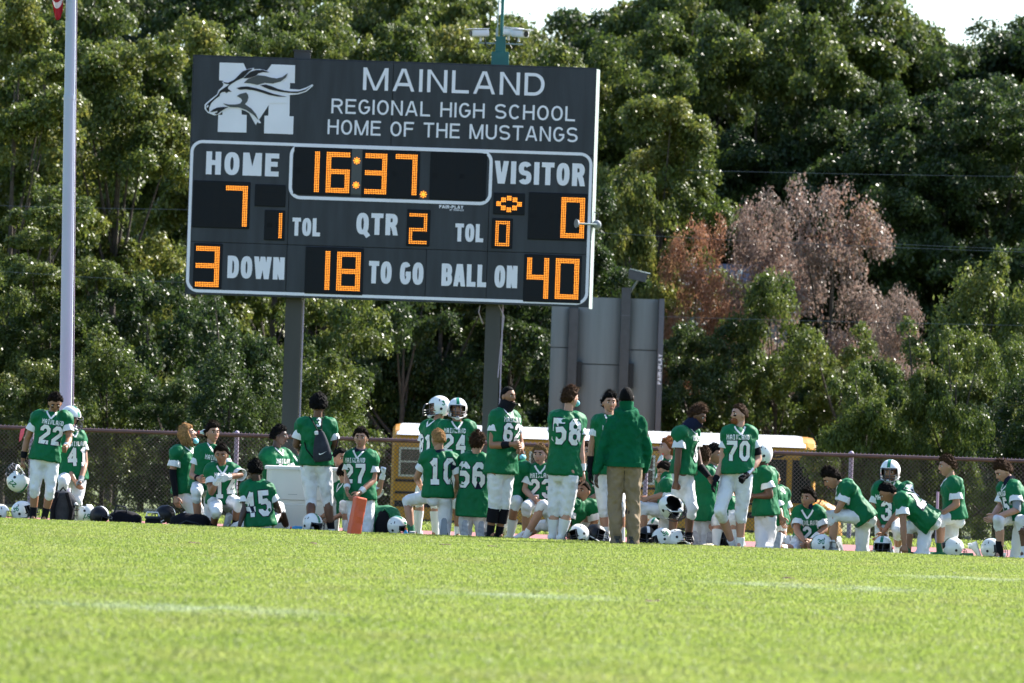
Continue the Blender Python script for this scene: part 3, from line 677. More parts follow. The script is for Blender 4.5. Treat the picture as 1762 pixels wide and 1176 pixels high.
# ------------------------------------------------------------ SCHOOL BUS
DB = 132.0; sB = F/DB; gB = ground(0, DB); pr = pxz(672, gB+1.5, DB); pfz = pxz(1402, gB+1.5, DB); LB = pfz.x-pr.x
M['busyellow'] = mat('bus_yellow', (0.62, 0.27, 0.012), .35, coat=.3, var=.05, vscale=2)
M['buswhite'] = mat('bus_white_roof', (0.78, 0.8, 0.82), .35, coat=.3, var=.03)
M['glass'] = mat('dark_glass', (0.012, 0.016, 0.018), .08, spec=.8)
M['rubber'] = mat('tyre_rubber', (0.015, 0.015, 0.016), .8)
M['chrome'] = mat('steel', (0.5, 0.5, 0.52), .35, metal=.9)
M['amber'] = mat('amber_lens', (0.7, 0.13, 0.01), .25); M['redlens'] = mat('red_lens', (0.45, 0.02, 0.01), .25)
bus = empty('school_bus', (pr.x, DB, gB), 'yellow school bus with a white roof parked lengthwise behind the fence', 'bus')
def cs(zlo, zhi, ins=0.0, n=9):          # body cross-section ring (y,z)
    w2 = 1.2-ins; P = [(-w2, zlo), (-w2, 2.55)]
    for i in range(1, n):
        a = math.pi*i/n; P.append((-w2*math.cos(a), 2.55+(.5-ins*.6)*math.sin(a)**.8))
    P += [(w2, 2.55), (w2, zlo)]; return P
body = MB(); rings = []
for (x, ins) in ((0, .12), (.06, .03), (.15, 0), (LB-.2, 0), (LB-.05, .04), (LB, .14)):
    rings.append([(x, y+1.2, z) for (y, z) in cs(.55, 3.05, ins)])
body.loft(rings).obj('body', M['busyellow'], bus, False)
rings = []
for (x, ins) in ((.1, .06), (.22, -.012), (LB-.45, -.012), (LB-.25, .03)):
    P = [(y, z+.012) for (y, z) in cs(.55, 3.05, ins) if z > 2.62]
    P = [(-1.19+ins, 2.79)]+[q_ for q_ in P if q_[1] > 2.81]+[(1.19-ins, 2.79)]
    rings.append([(x, y+1.2, z) for (y, z) in P])
nmin = min(len(r_) for r_ in rings); rings = [r_ if len(r_) == nmin else r_[:nmin//2]+r_[-(nmin-nmin//2):] for r_ in rings]
MB().loft(rings).obj('roof', M['buswhite'], bus, True)
for z, h in ((1.70, .06), (1.42, .06), (1.12, .14), (.78, .06)):
    MB().bbox((.1, -.03, z), (LB-1.4, .0-.002, z+h), .008).obj('rub_rail', M['padblack'], bus)
nw = 11; wx0 = .14; wpitch = (LB-1.55)/nw
for i in range(nw):
    x = wx0+i*wpitch; fr = MB()
    x0, x1, z0, z1_ = x+.03, x+wpitch-.06, 1.82, 2.5
    t = .045
    for (a_, b_) in (((x0, z0), (x1, z0+t)), ((x0, z1_-t), (x1, z1_)), ((x0, z0+t), (x0+t, z1_-t)), ((x1-t, z0+t), (x1, z1_-t)), ((x0+t, 2.15), (x1-t, 2.15+t*.8))):
        fr.box((a_[0], -.03, a_[1]), (b_[0], -.002, b_[1]))
    f_ = fr.obj('window', M['chrome'], bus); f_['label'] = 'silver framed side window'
    MB().box((x0+t, -.014, z0+t), (x1-t, -.003, z1_-t)).obj('pane', M['glass'], f_)
for (x0, x1, z0, z1_) in ((LB-1.25, LB-.68, 1.15, 2.5), (LB-.55, LB-.1, 1.5, 2.5)):
    d_ = MB(); t = .05
    for (a_, b_) in (((x0, z0), (x1, z0+t)), ((x0, z1_-t), (x1, z1_)), ((x0, z0+t), (x0+t, z1_-t)), ((x1-t, z0+t), (x1, z1_-t))): d_.box((a_[0], -.03, a_[1]), (b_[0], -.002, b_[1]))
    d_ = d_.obj('front_side_window', M['padblack'], bus); MB().box((x0+t, -.014, z0+t), (x1-t, -.003, z1_-t)).obj('pane', M['glass'], d_)
hd = MB(); rings = []
for (x, zt_, ins) in ((LB-.02, 1.62, .0), (LB+.25, 1.58, .05), (LB+.52, 1.45, .12), (LB+.64, 1.2, .2), (LB+.68, .9, .22)):
    rings.append([(x, .12+ins, .6), (x, .12+ins, zt_-.18), (x, .25+ins, zt_-.03), (x, .6+ins, zt_), (x, 1.8-ins, zt_), (x, 2.15-ins, zt_-.03), (x, 2.28-ins, zt_-.18), (x, 2.28-ins, .6)])
hd.loft(rings).obj('hood', M['busyellow'], bus, True)
MB().bbox((LB+.62, .05, .45), (LB+.8, 2.35, .72), .03).obj('bumper', M['padblack'], bus)
MB().tube([(LB+.6, .45, 1.05), (LB+.7, .45, 1.05)], .1, 14).obj('headlight', M['trim'], bus, True)
MB().bbox((LB-.03, .3, 1.68), (LB+.02, 2.1, 2.5), .02).obj('windscreen', M['glass'], bus)
MB().box((LB, .1, 2.74), (LB+.16, .9, 2.78)).obj('light_visor', M['padblack'], bus)
MB().tube([(LB+.02, .35, 2.62), (LB+.09, .35, 2.62)], .1, 12).obj('warning_light', M['redlens'], bus)
MB().tube([(LB+.02, .62, 2.62), (LB+.14, .62, 2.62)], .1, 12).obj('warning_light', M['amber'], bus)
MB().tube([(LB+.1, .2, 1.5), (LB+.32, -.1, 1.9), (LB+.3, -.12, 2.2)], .018, 6).obj('mirror_arm', M['padblack'], bus)
MB().bbox((LB+.24, -.2, 1.95), (LB+.36, -.1, 2.3), .02).obj('side_mirror', M['padblack'], bus)
# black swept arrow mark above the windows
P = [(LB-1.75, 2.62), (LB-1.1, 2.62), (LB-.9, 2.66), (LB-.98, 2.56), (LB-.62, 2.64), (LB-.85, 2.53), (LB-1.75, 2.545), (LB-1.3, 2.565), (LB-1.22, 2.6)]
flat_poly('arrow_mark', P, 'padblack', -.004, bus)
for x in (1.9, 2.95, LB-.1):
    if x == 2.95: continue
    for yy_ in (.02, 2.1):
        wh = MB().tube([(x, yy_, .5), (x, yy_+.28, .5)], .5, 28).obj('wheel', M['rubber'], bus, True)
        MB().tube([(x, yy_-.01, .5), (x, yy_+.02, .5)], .27, 20).obj('rim', M['trim'], wh)
MB().box((1.2, .3, .25), (LB-1, 2.1, .56)).obj('chassis', M['padblack'], bus)

# ------------------------------------------------------------ HOUSE
DH = 163.0; gH = ground(0, DH)
M['siding'] = mat('grey_siding', (0.20, 0.19, 0.23), .7, var=.08); M['shingle'] = mat('roof_shingle', (0.13, 0.14, 0.18), .8, var=.2, vscale=6)
h0 = pxz(1170, gH+2, DH); h1 = pxz(1345, gH+2, DH); HL = h1.x-h0.x; ze = pix(1210, 532, DH).z-gH; zr_ = pix(1265, 448, DH).z-gH
hs = empty('house', (h0.x, DH, gH), 'grey sided house with a white gutter half hidden behind the pink tree', 'house')
MB().box((0, 0, 0), (HL, 7, ze-.02)).obj('wall', mat('wall_grey', (0.17, 0.16, 0.19), .8), hs)
sdm = MB().box((0, 0, 0), (HL+.02, .03, .145)).mesh('siding_board', M['siding'])
for k in range(int(ze/.16)): link('siding_board', sdm, hs, Matrix.Translation((-.01, -.035, k*.16)))
rl = Vector((0, 3.9, zr_-ze)); rf = MB()
rf.loft([[(-.3, -.4, ze-.1), (HL+.3, -.4, ze-.1), (HL+.3, -.4, ze), (-.3, -.4, ze)], [(-.3, 3.5, zr_-.1), (HL+.3, 3.5, zr_-.1), (HL+.3, 3.5, zr_), (-.3, 3.5, zr_)]]).obj('roof', M['shingle'], hs)
MB().loft([[(-.3, 3.51, zr_-.1), (HL+.3, 3.51, zr_-.1), (HL+.3, 3.51, zr_), (-.3, 3.51, zr_)], [(-.3, 7.4, ze-.1), (HL+.3, 7.4, ze-.1), (HL+.3, 7.4, ze), (-.3, 7.4, ze)]]).obj('roof', M['shingle'], hs)
MB().tube([(-.3, -.47, ze-.06), (HL+.3, -.47, ze-.06)], .06, 8).obj('gutter', M['buswhite'], hs)
xd = pix(1236, 560, DH).x-h0.x
MB().tube([(xd, -.12, ze-.1), (xd, -.12, .1)], .05, 8).obj('downpipe', M['buswhite'], hs)
cx1 = pix(1268, 470, DH).x-h0.x
MB().loft([[(cx1-.35, -.6, zr_-1.35), (cx1-.25, -.6, zr_-1.4), (cx1-.25, -.5, zr_-1.4), (cx1-.35, -.5, zr_-1.35)], [(cx1+.05, -.6, zr_-.25), (cx1+.15, -.6, zr_-.3), (cx1+.15, -.5, zr_-.3), (cx1+.05, -.5, zr_-.25)]]).obj('barge_board', M['buswhite'], hs)
xw = pix(1200, 560, DH).x-h0.x
wf = MB().box((xw-.4, -.08, ze-1.5), (xw+.4, -.04, ze-.4)).obj('window', M['buswhite'], hs)
MB().box((xw-.33, -.09, ze-1.43), (xw+.33, -.081, ze-.47)).obj('pane', M['glass'], wf)

# ------------------------------------------------------------ POWER LINES
M['cable'] = mat('grey_cable', (0.14, 0.15, 0.18), .6)
for (xa_, ya_, xb_, yb_, Dw, lb) in ((-40, 455, 420, 492, 124, 'thin grey overhead cable crossing the left trees low behind the flagpole'), (-40, 344, 420, 362, 126, 'thin grey overhead cable crossing the left trees halfway up'),
        (1010, 541, 1800, 552, 122, 'thin grey overhead cable passing across the pink tree and bushes'), (1500, 418, 1810, 421, 124, 'thin grey overhead cable against the dark oaks at right'), (1020, 400, 1560, 418, 126, 'faint grey overhead cable running from the board edge to the pink tree'), (1180, 293, 1810, 296, 128, 'highest thin overhead cable across the dark oaks')):
    A, B_ = pix(xa_, ya_, Dw), pix(xb_, yb_, Dw); pts = []
    d_ = (B_-A); A2 = A-d_*(1.5 if xa_ < 600 else 0.0); B2 = B_+d_*(1.5 if xa_ > 600 else 0.0)
    for i in range(17):
        t = i/16; p = A2.lerp(B2, t); pts.append(p-Vector((0, 0, .12*4*t*(1-t)))-A2)
    o = MB().tube(pts, .0036, 5).obj('overhead_cable', M['cable'], loc=A2); tag(o, lb, 'cable', 'overhead cables in front of the trees')

# ------------------------------------------------------------ TREES
def leaf_mat(name, cols, tr=.45, rough=.40):
    m = bpy.data.materials.new(name); m.use_nodes = True; n = m.node_tree; L = n.links; bs = n.nodes['Principled BSDF']
    bs.inputs['Roughness'].default_value = rough; bs.inputs['Specular IOR Level'].default_value = .36
    g = n.nodes.new('ShaderNodeNewGeometry'); r = n.nodes.new('ShaderNodeValToRGB'); e = r.color_ramp.elements
    r.color_ramp.interpolation = 'LINEAR'
    e[0].position = 0; e[0].color = (*cols[0], 1); e[1].position = 1; e[1].color = (*cols[-1], 1)
    for i, c in enumerate(cols[1:-1]): a = e.new((i+1)/(len(cols)-1)); a.color = (*c, 1)
    t = n.nodes.new('ShaderNodeTexNoise'); t.inputs['Scale'].default_value = .45; t.inputs['Detail'].default_value = 2; L.new(g.outputs['Position'], t.inputs['Vector'])
    md = n.nodes.new('ShaderNodeMath'); md.operation = 'MULTIPLY_ADD'; md.inputs[1].default_value = .5; L.new(g.outputs['Random Per Island'], md.inputs[0])
    m2 = n.nodes.new('ShaderNodeMapRange'); m2.inputs[1].default_value = .3; m2.inputs[2].default_value = .7; m2.inputs[4].default_value = .5; L.new(t.outputs[0], m2.inputs[0]); L.new(m2.outputs[0], md.inputs[2])
    L.new(md.outputs[0], r.inputs[0]); L.new(r.outputs[0], bs.inputs['Base Color'])
    tb = n.nodes.new('ShaderNodeBsdfTranslucent'); L.new(r.outputs[0], tb.inputs[0]); mx = n.nodes.new('ShaderNodeMixShader'); mx.inputs[0].default_value = tr
    L.new(bs.outputs[0], mx.inputs[1]); L.new(tb.outputs[0], mx.inputs[2]); L.new(mx.outputs[0], n.nodes['Material Output'].inputs[0]); return m
LM = dict(
    yellow=leaf_mat('leaf_yellow_green', [(0.036, .066, .013), (0.085, .12, .022), (0.155, .175, .034), (0.26, .23, .055)]),
    mid=leaf_mat('leaf_mid_green', [(0.026, .048, .010), (0.062, .095, .017), (0.11, .14, .026), (0.19, .19, .05)]),
    dark=leaf_mat('leaf_dark_green', [(0.012, .03, .010), (0.03, .055, .012), (0.055, .085, .02), (0.10, .12, .035)]),
    pink=leaf_mat('leaf_pink_red', [(0.08, .065, .05), (0.16, .11, .09), (0.27, .21, .18), (0.23, .12, .085), (0.13, .135, .055)]),
    orange=leaf_mat('leaf_orange_pink', [(0.10, .11, .03), (0.30, .13, .07), (0.36, .20, .13), (0.22, .17, .06)]))
M['bark'] = mat('bark', (0.06, 0.045, 0.035), .9, var=.3, vscale=5, bump=1.0, bscale=10)
def crown(seed, w_, h, ncl, nl, size, rc, hollow=.45, name='crown', flat=.7, big=0, rb=2.0, norm=False):
    r = np.random.default_rng(seed); C_ = []
    while len(C_) < ncl:
        p = r.uniform(-1, 1, 3); d = np.linalg.norm(p)
        if d > 1 or d < hollow: continue
        prof = 1.0 - .35*max(0, p[2])**2
        C_.append((p[0]*w_/2*prof, p[1]*w_/2*prof, h/2+p[2]*h/2))
    C_ = np.array(C_)
    if big:                                  # broad lobes, each a cloud of small clumps
        B0 = C_[:big]; k = r.integers(0, big, ncl); dd = r.normal(size=(ncl, 3)); dd /= np.linalg.norm(dd, axis=1)[:, None]
        dd[:, 2] = np.where(dd[:, 2] < -.2, -dd[:, 2], dd[:, 2]); C_ = B0[k]+dd*(rb*r.uniform(.5, 1.15, ncl))[:, None]*np.array([1, 1, .62])
    rr = rc*r.uniform(.6, 1.3, ncl)
    ci = r.integers(0, ncl, nl); d = r.normal(size=(nl, 3)); d /= np.linalg.norm(d, axis=1)[:, None]
    d[:, 2] = np.where(d[:, 2] < -.3, -d[:, 2], d[:, 2])
    rad = rr[ci]*r.uniform(.35, 1.12, nl)**.6
    P = C_[ci] + d*rad[:, None]*np.array([1, 1, flat])
    P += r.normal(size=(nl, 3))*.06
    P[:, 2] *= h/np.percentile(P[:, 2], 99.7)
    if norm: P[:, :2] *= (w_/2)/np.percentile(np.abs(P[:, :2]), 98.5)
    N_ = d*.7 + r.normal(size=(nl, 3))*.65 + np.array([0, 0, .35]); N_ /= np.linalg.norm(N_, axis=1)[:, None]
    T = np.cross(N_, r.normal(size=(nl, 3))); T /= np.linalg.norm(T, axis=1)[:, None]; B = np.cross(N_, T)
    s_ = size*r.uniform(.55, 1.35, nl)[:, None]
    V = np.empty((nl, 4, 3)); V[:, 0] = P-T*s_*.62; V[:, 1] = P+B*s_*.40+N_*s_*.10; V[:, 2] = P+T*s_*.62; V[:, 3] = P-B*s_*.40+N_*s_*.10
    me = bpy.data.meshes.new(name); me.vertices.add(nl*4); me.vertices.foreach_set('co', V.reshape(-1)); me.loops.add(nl*4); me.loops.foreach_set('vertex_index', np.arange(nl*4, dtype=np.int32))
    me.polygons.add(nl); me.polygons.foreach_set('loop_start', np.arange(nl, dtype=np.int32)*4); me.update(calc_edges=True); me.materials.append(LM['mid'])
    tb = MB(); base = Vector((0, 0, -h*.12))
    tb.tube([base, (0.05, 0, h*.2), (-.05, .05, h*.5), (0, 0, h*.8)], [w_*.03, w_*.024, w_*.015, w_*.005], 9)
    for k in range(16):
        c = C_[r.integers(0, ncl)]; z0 = max(0.02*h, c[2]*.55); tb.tube([(0, 0, z0), (c[0]*.45, c[1]*.45, z0*.5+c[2]*.45), tuple(c)], [w_*.012, w_*.008, w_*.002], 6)
    return me, tb.mesh('trunk', M['bark'], True), w_, h
TP = dict(
    oak=crown(1, 9.5, 14, 330, 150000, .125, .62, .35, big=26, rb=2.1), oak2=crown(2, 10.5, 13, 330, 150000, .125, .66, .3, big=24, rb=2.4),
    tall=crown(3, 5.6, 14, 260, 90000, .115, .45, .2, big=30, rb=1.4, flat=.9), tall2=crown(4, 6.4, 13, 260, 90000, .11, .5, .2, big=26, rb=1.5, flat=.9),
    bush=crown(5, 4.6, 6, 160, 42000, .09, .36, .2, big=20, rb=1.0, flat=.9), bush2=crown(6, 5.2, 5, 160, 42000, .085, .36, .2, big=22, rb=1.0, flat=.9),
    loose=crown(8, 4.8, 6.6, 260, 36000, .078, .5, .05, big=34, rb=1.1, flat=1.0, norm=True), spiky=crown(9, 3.4, 5.4, 70, 24000, .08, .38, .2, flat=1.5))
def tree(kind, px, ytop, D, wpx, leaf, label, group, name='tree', cat='tree'):
    if 600 < px < 1480 and D < 141: D = 141 + (D-119)*.25
    if 920 < px < 1170 and D < 148: D += 7
    me, tm, w_, h = TP[kind]; g = ground(0, D); X = pxz(px, 5, D).x; zt_ = pix(px, ytop, D).z-g
    t = empty(name, (X, D+random.uniform(-1.5, 1.5), g), label, cat, group); t.rotation_euler = (0, 0, random.uniform(0, 6.28))
    sz = zt_/(h*1.1); sx = wpx/(F/D)/(w_*1.08)
    mw = Matrix.Translation((0, 0, h*.1*sz)) @ Matrix.Diagonal((sx, sx, sz, 1))
    c = link('crown', me, t, mw); c.material_slots[0].link = 'OBJECT'; c.material_slots[0].material = LM[leaf]; link('trunk', tm, t, mw); return t
GB = 'tall oaks closing the view at the back'
BL = {'dark': 'dark green oak in the row at the back of the wood', 'mid': 'mid green oak in the row at the back of the wood', 'yellow': 'yellowing oak in the row at the back of the wood'}
TR = []
for (px_, yt, lf) in ((-160, -90, 'mid'), (30, -110, 'dark'), (200, -90, 'mid'), (345, -50, 'dark'), (455, 48, 'mid'), (570, -50, 'mid'), (720, -60, 'mid'), (850, 22, 'mid'), (965, 34, 'dark'), (1080, -50, 'mid'), (1220, -90, 'mid'), (1350, -60, 'dark'), (1435, 12, 'mid'), (1545, 85, 'dark'), (1640, 50, 'dark'), (1740, 45, 'dark'), (1850, 50, 'mid'), (2000, 45, 'dark'), (-340, -50, 'dark')):
    TR.append((random.choice(('oak', 'oak2')), px_, yt, 196+random.uniform(-4, 8), 470, lf, BL[lf], GB))
# a second rank fills between
for (px_, yt, lf, wd) in ((-90, -20, 'yellow', 420), (110, -10, 'mid', 420), (300, 60, 'yellow', 380), (560, 40, 'mid', 400), (780, 55, 'yellow', 400), (1000, 90, 'mid', 400), (1130, 40, 'mid', 420), (1290, 30, 'mid', 400), (1400, 110, 'dark', 380), (1540, 200, 'dark', 420), (1690, 150, 'dark', 420), (1820, 140, 'mid', 400), (1360, 230, 'dark', 400), (1490, 260, 'dark', 380), (1620, 290, 'dark', 400), (1250, 290, 'dark', 380)):
    TR.append((random.choice(('oak', 'oak2')), px_, yt, 172+random.uniform(-5, 5), wd, lf, {'dark': 'dark oak of the second rank, below the skyline', 'mid': 'mid green oak of the second rank, below the skyline', 'yellow': 'yellowing oak of the second rank at far left'}[lf], 'oaks of the second rank'))
TR += [
 ('tall', 20, -10, 138, 300, 'yellow', 'tall yellow green tree at the far left edge', None),
 ('tall2', 190, 70, 140, 330, 'yellow', 'tall yellow green tree just right of the flagpole', None),
 ('tall', 330, 40, 146, 300, 'yellow', 'tall yellow green tree rising behind the left edge of the scoreboard', None),
 ('tall2', 470, 60, 150, 260, 'mid', 'green tree showing above the horse head logo', None),
 ('tall2', 1125, 178, 156, 300, 'yellow', 'rounded green tree touching the right edge of the scoreboard', None),
 ('bush', 1075, 300, 146, 190, 'yellow', 'light yellow green tree low beside the right edge of the scoreboard', None),
 ('loose', 1195, 385, 153, 150, 'orange', 'small tree with orange pink leaves left of the house roof', None),
 ('loose', 1305, 340, 152, 190, 'pink', 'pinkish red autumn tree, left half of the pink pair', None),
 ('loose', 1428, 322, 151, 250, 'pink', 'taller pinkish red autumn tree with dark limbs, right of the pink pair', None),
 ('loose', 1545, 505, 150, 130, 'pink', 'dull pink low tree right of the taller pink tree', None),
 ('bush', 1335, 478, 134, 190, 'mid', 'leafy green tree in front of the pink trees, right of the house', None),
 ('spiky', 1690, 438, 132, 220, 'mid', 'light green tree with pointed upright tips at the right', None),
 ('spiky', 1770, 455, 130, 160, 'mid', 'light green tree with pointed tips at the far right edge', None),
 ('bush2', 1590, 560, 128, 260, 'mid', 'broad green thicket tree under the pointed light green tree', None),
 ('bush2', 1450, 570, 127, 260, 'mid', 'broad green thicket tree below the taller pink tree', None),
 ('bush', 1200, 560, 130, 200, 'dark', 'dark bushy tree just right of the grey metal board', None),
 ('bush2', 1720, 590, 126, 260, 'mid', 'broad green thicket tree at the lower right', None),
 ('tall', 95, 330, 128, 240, 'mid', 'dark leaning thicket tree behind the flagpole foot', None),
 ('bush', 250, 470, 126, 260, 'dark', 'dark bushy tree below and left of the scoreboard', None),
 ('bush2', 400, 520, 125, 280, 'dark', 'dark bushy tree behind the left scoreboard post', None),
 ('bush', 560, 500, 128, 260, 'mid', 'bushy tree with bright leaves between the two scoreboard posts', None),
 ('bush2', 700, 520, 127, 260, 'dark', 'dark bushy tree between the scoreboard posts, further right', None),
 ('bush', 880, 480, 129, 240, 'dark', 'dark bushy tree just right of the right scoreboard post', None),
 ('tall', 760, 380, 145, 300, 'dark', 'dark tall tree hidden mostly behind the scoreboard', None),
 ('tall2', 960, 330, 150, 260, 'dark', 'dark tall tree behind the right end of the scoreboard', None),
 ('bush2', -30, 480, 126, 260, 'mid', 'bushy green tree at the lower left edge', None),
 ('bush', 1060, 560, 150, 240, 'dark', 'dark bushy tree behind the grey metal board', None),
]
for (px_, yt) in ((-60, 640), (70, 650), (190, 640), (310, 655), (430, 640), (540, 650), (650, 640), (760, 655), (880, 640), (1000, 650), (1160, 640), (1280, 650), (1400, 640), (1520, 655), (1640, 645), (1760, 640), (1850, 640)):
    TR.append((random.choice(('bush', 'bush2', 'spiky')), px_+random.uniform(-25, 25), yt-random.uniform(0, 75), (119 if px_ < 600 or px_ > 1480 else 138)+random.uniform(-2, 2), 190, random.choice(('dark', 'dark', 'mid')), 'low leafy shrub in the undergrowth line beyond the fence', 'low shrubs beyond the fence'))
ORD = ['leftmost', 'second', 'third', 'fourth', 'fifth', 'sixth', 'seventh', 'eighth', 'ninth', 'tenth', 'eleventh', 'twelfth', 'thirteenth', 'fourteenth', 'fifteenth', 'sixteenth', 'seventeenth', 'eighteenth', 'rightmost']
HUE = {'dark': 'dark green', 'mid': 'mid green', 'yellow': 'yellow green'}
for gname, what in ((GB, 'oak of the back row on the skyline'), ('oaks of the second rank', 'oak of the second rank below the skyline'), ('low shrubs beyond the fence', 'shrub low beyond the fence')):
    mem = sorted([i for i, t_ in enumerate(TR) if t_[7] == gname], key=lambda i: TR[i][1])
    for k, i in enumerate(mem):
        w_ = ORD[k]+('' if k in (0, 18) else ' from the left')
        if k == len(mem)-1: w_ = 'rightmost'
        TR[i] = TR[i][:6]+(HUE[TR[i][5]]+' '+what+', '+w_, gname)
for a_ in TR:
    if 'shrub' in a_[6]: tree(*a_, name='shrub', cat='shrub')
    else: tree(*a_[:7], a_[7])
# ============================================================ PEOPLE AND GEAR
def frame_m(o, x, y, z):               # matrix with columns x,y,z axes
    return Matrix(((x.x, y.x, z.x, o.x), (x.y, y.y, z.y, o.y), (x.z, y.z, z.z, o.z), (0, 0, 0, 1)))
def head_rad(d):                       # radius factors of the head surface for a unit direction (face -Y)
    x, y, z = d; rx, ry, rz = .076, .096, .118
    if z < 0: rx *= 1-.30*(-z)**1.2*(1 if y < .2 else .6)
    p = Vector((x*rx, y*ry, z*rz))
    if z < -.15 and y > 0: p.y *= 1-.45*min(1, (-z-.15)/.6)
    if y < -.3: p.y *= .97
    return p
def head_mesh():
    nu, nv = 44, 34; vs = []; fs = []
    for i in range(nv+1):
        t = math.pi*i/nv
        for k in range(nu):
            a = 2*math.pi*k/nu; d = Vector((math.sin(t)*math.cos(a), math.sin(t)*math.sin(a), math.cos(t))); p = head_rad(d)
            if d.y < 0:
                g = lambda cx, cz, sx, sz: math.exp(-((p.x-cx)/sx)**2-((p.z-cz)/sz)**2)
                f = 0
                f += .024*g(0, -.022, .010, .013)+.013*g(0, .0, .008, .018)            # nose
                f -= .012*(g(.032, .012, .016, .011)+g(-.032, .012, .016, .011))       # eye sockets
                f += .006*(g(.030, .033, .022, .009)+g(-.030, .033, .022, .009))       # brow
                f += .006*g(0, -.060, .020, .008)-.004*g(0, -.075, .02, .006)+.010*g(0, -.096, .022, .016)
                f -= .004*(g(.04, -.05, .018, .02)+g(-.04, -.05, .018, .02))
                p.y -= f
            vs.append(p)
    for i in range(nv):
        for k in range(nu): fs.append((i*nu+k, (i+1)*nu+k, (i+1)*nu+(k+1) % nu, i*nu+(k+1) % nu))
    mb = MB(); mb.add(vs, fs)
    for s_ in (-1, 1):
        mb.cur = 0
        mb.ell((s_*.077, .008, -.005), [(s_*.010, .008, 0), (0, .020, .004), (0, -.004, .032)], 10, 8)
        mb.cur = 1; mb.ell((s_*.031, -.0745, .010), [(.016, 0, 0), (0, .011, 0), (0, 0, .0085)], 10, 8)
        mb.cur = 2; mb.ell((s_*.031, -.0825, .010), [(.0088, 0, 0), (0, .0045, 0), (0, 0, .0085)], 8, 6)
        mb.cur = 4; mb.ell((s_*.032, -.0915, .034), [(.021, s_*.006, s_*-.002), (0, .008, 0), (0, 0, .0062)], 8, 6)
    mb.cur = 3; mb.ell((0, -.093, -.0585), [(.022, 0, 0), (0, .008, 0), (0, 0, .0058)], 12, 6); mb.ell((0, -.091, -.0675), [(.018, 0, 0), (0, .009, 0), (0, 0, .0058)], 12, 6)
    return mb
HEAD = head_mesh()
def hair_mesh(style, seed=0):
    T, lowback, side, nz, fr, front = dict(buzz=(.006, -.45, -.02, .001, 60, .52), short=(.017, -.45, .0, .008, 45, .50), curly=(.026, -.42, .02, .016, 45, .46), messy=(.024, -.55, -.05, .022, 30, .44),
        afro=(.060, -.35, -.1, .018, 50, .40), long=(.030, -1.1, -.5, .012, 22, .40), beanie=(.014, -.35, -.1, .0, 10, .30))[style]
    nu, nv = 64, 44; vs = []; fs = []; o3 = Vector((seed*7.1, 3.3, seed))
    for i in range(nv+1):
        t = math.pi*i/nv
        for k in range(nu):
            a = 2*math.pi*k/nu; d = Vector((math.sin(t)*math.cos(a), math.sin(t)*math.sin(a), math.cos(t))); p = head_rad(d)
            yb = d.y                                                    # +back, -face
            lim = front if yb < -.55 else (front + (yb+.55)/.55*(side-front) if yb < 0 else side + (lowback-side)*min(1, yb/.55))
            lim += .10*noise.noise(Vector((d.x*4, d.y*4, 2))+o3)
            s_ = sstep((d.z-lim)/.22)
            n_ = noise.noise(p*fr+o3)+.5*noise.noise(p*fr*2.3+o3)
            th = T*(.95+.1*max(0, d.z))*s_ + nz*n_*s_
            if style == 'afro': th = (T*(.75+.3*max(0, d.z)) + nz*n_)*s_
            q = p.normalized(); vs.append(p + q*(th-.012*(1-s_)))
    for i in range(nv):
        for k in range(nu): fs.append((i*nu+k, (i+1)*nu+k, (i+1)*nu+(k+1) % nu, i*nu+(k+1) % nu))
    mb = MB(); mb.add(vs, fs); r = random.Random(seed+9)
    if style == 'long':
        for k in range(26):
            a = R(r.uniform(-20, 200)); x, y = .08*math.cos(a), .085*math.sin(a)
            mb.tube([(x, y, .03), (x*1.12, y*1.15, -.05), (x*1.05, y*1.2, -.14-r.random()*.04)], [.018, .02, .005], 6)
    if style not in ('buzz', 'beanie'):
        L_ = dict(short=.018, curly=.026, messy=.042, afro=.022, long=.02)[style]
        for k in range(1100):
            p = Vector(vs[r.randrange(len(vs))]); 
            if p.length < .098 or p.z < -.04: continue
            n_ = (p.normalized()+Vector((r.uniform(-.9, .9), r.uniform(-.9, .9), r.uniform(-.7, .7)))).normalized(); u = n_.orthogonal().normalized()*.0035; w2 = n_.cross(u)
            b0 = p-p.normalized()*.006; mb.add([b0+u, b0-u*.5+w2*.8, b0-u*.5-w2*.8, b0+n_*L_*r.uniform(.5, 1.3)], [(0, 1, 3), (1, 2, 3), (2, 0, 3)])
    return mb
HAIR = {}
def hair(style, col, seed):
    k = (style, col, seed % 3)
    if k not in HAIR: HAIR[k] = hair_mesh(style, seed % 3).mesh('hair', HR[col] if col in HR else M[col], style not in ('short', 'curly'))
    return HAIR[k]
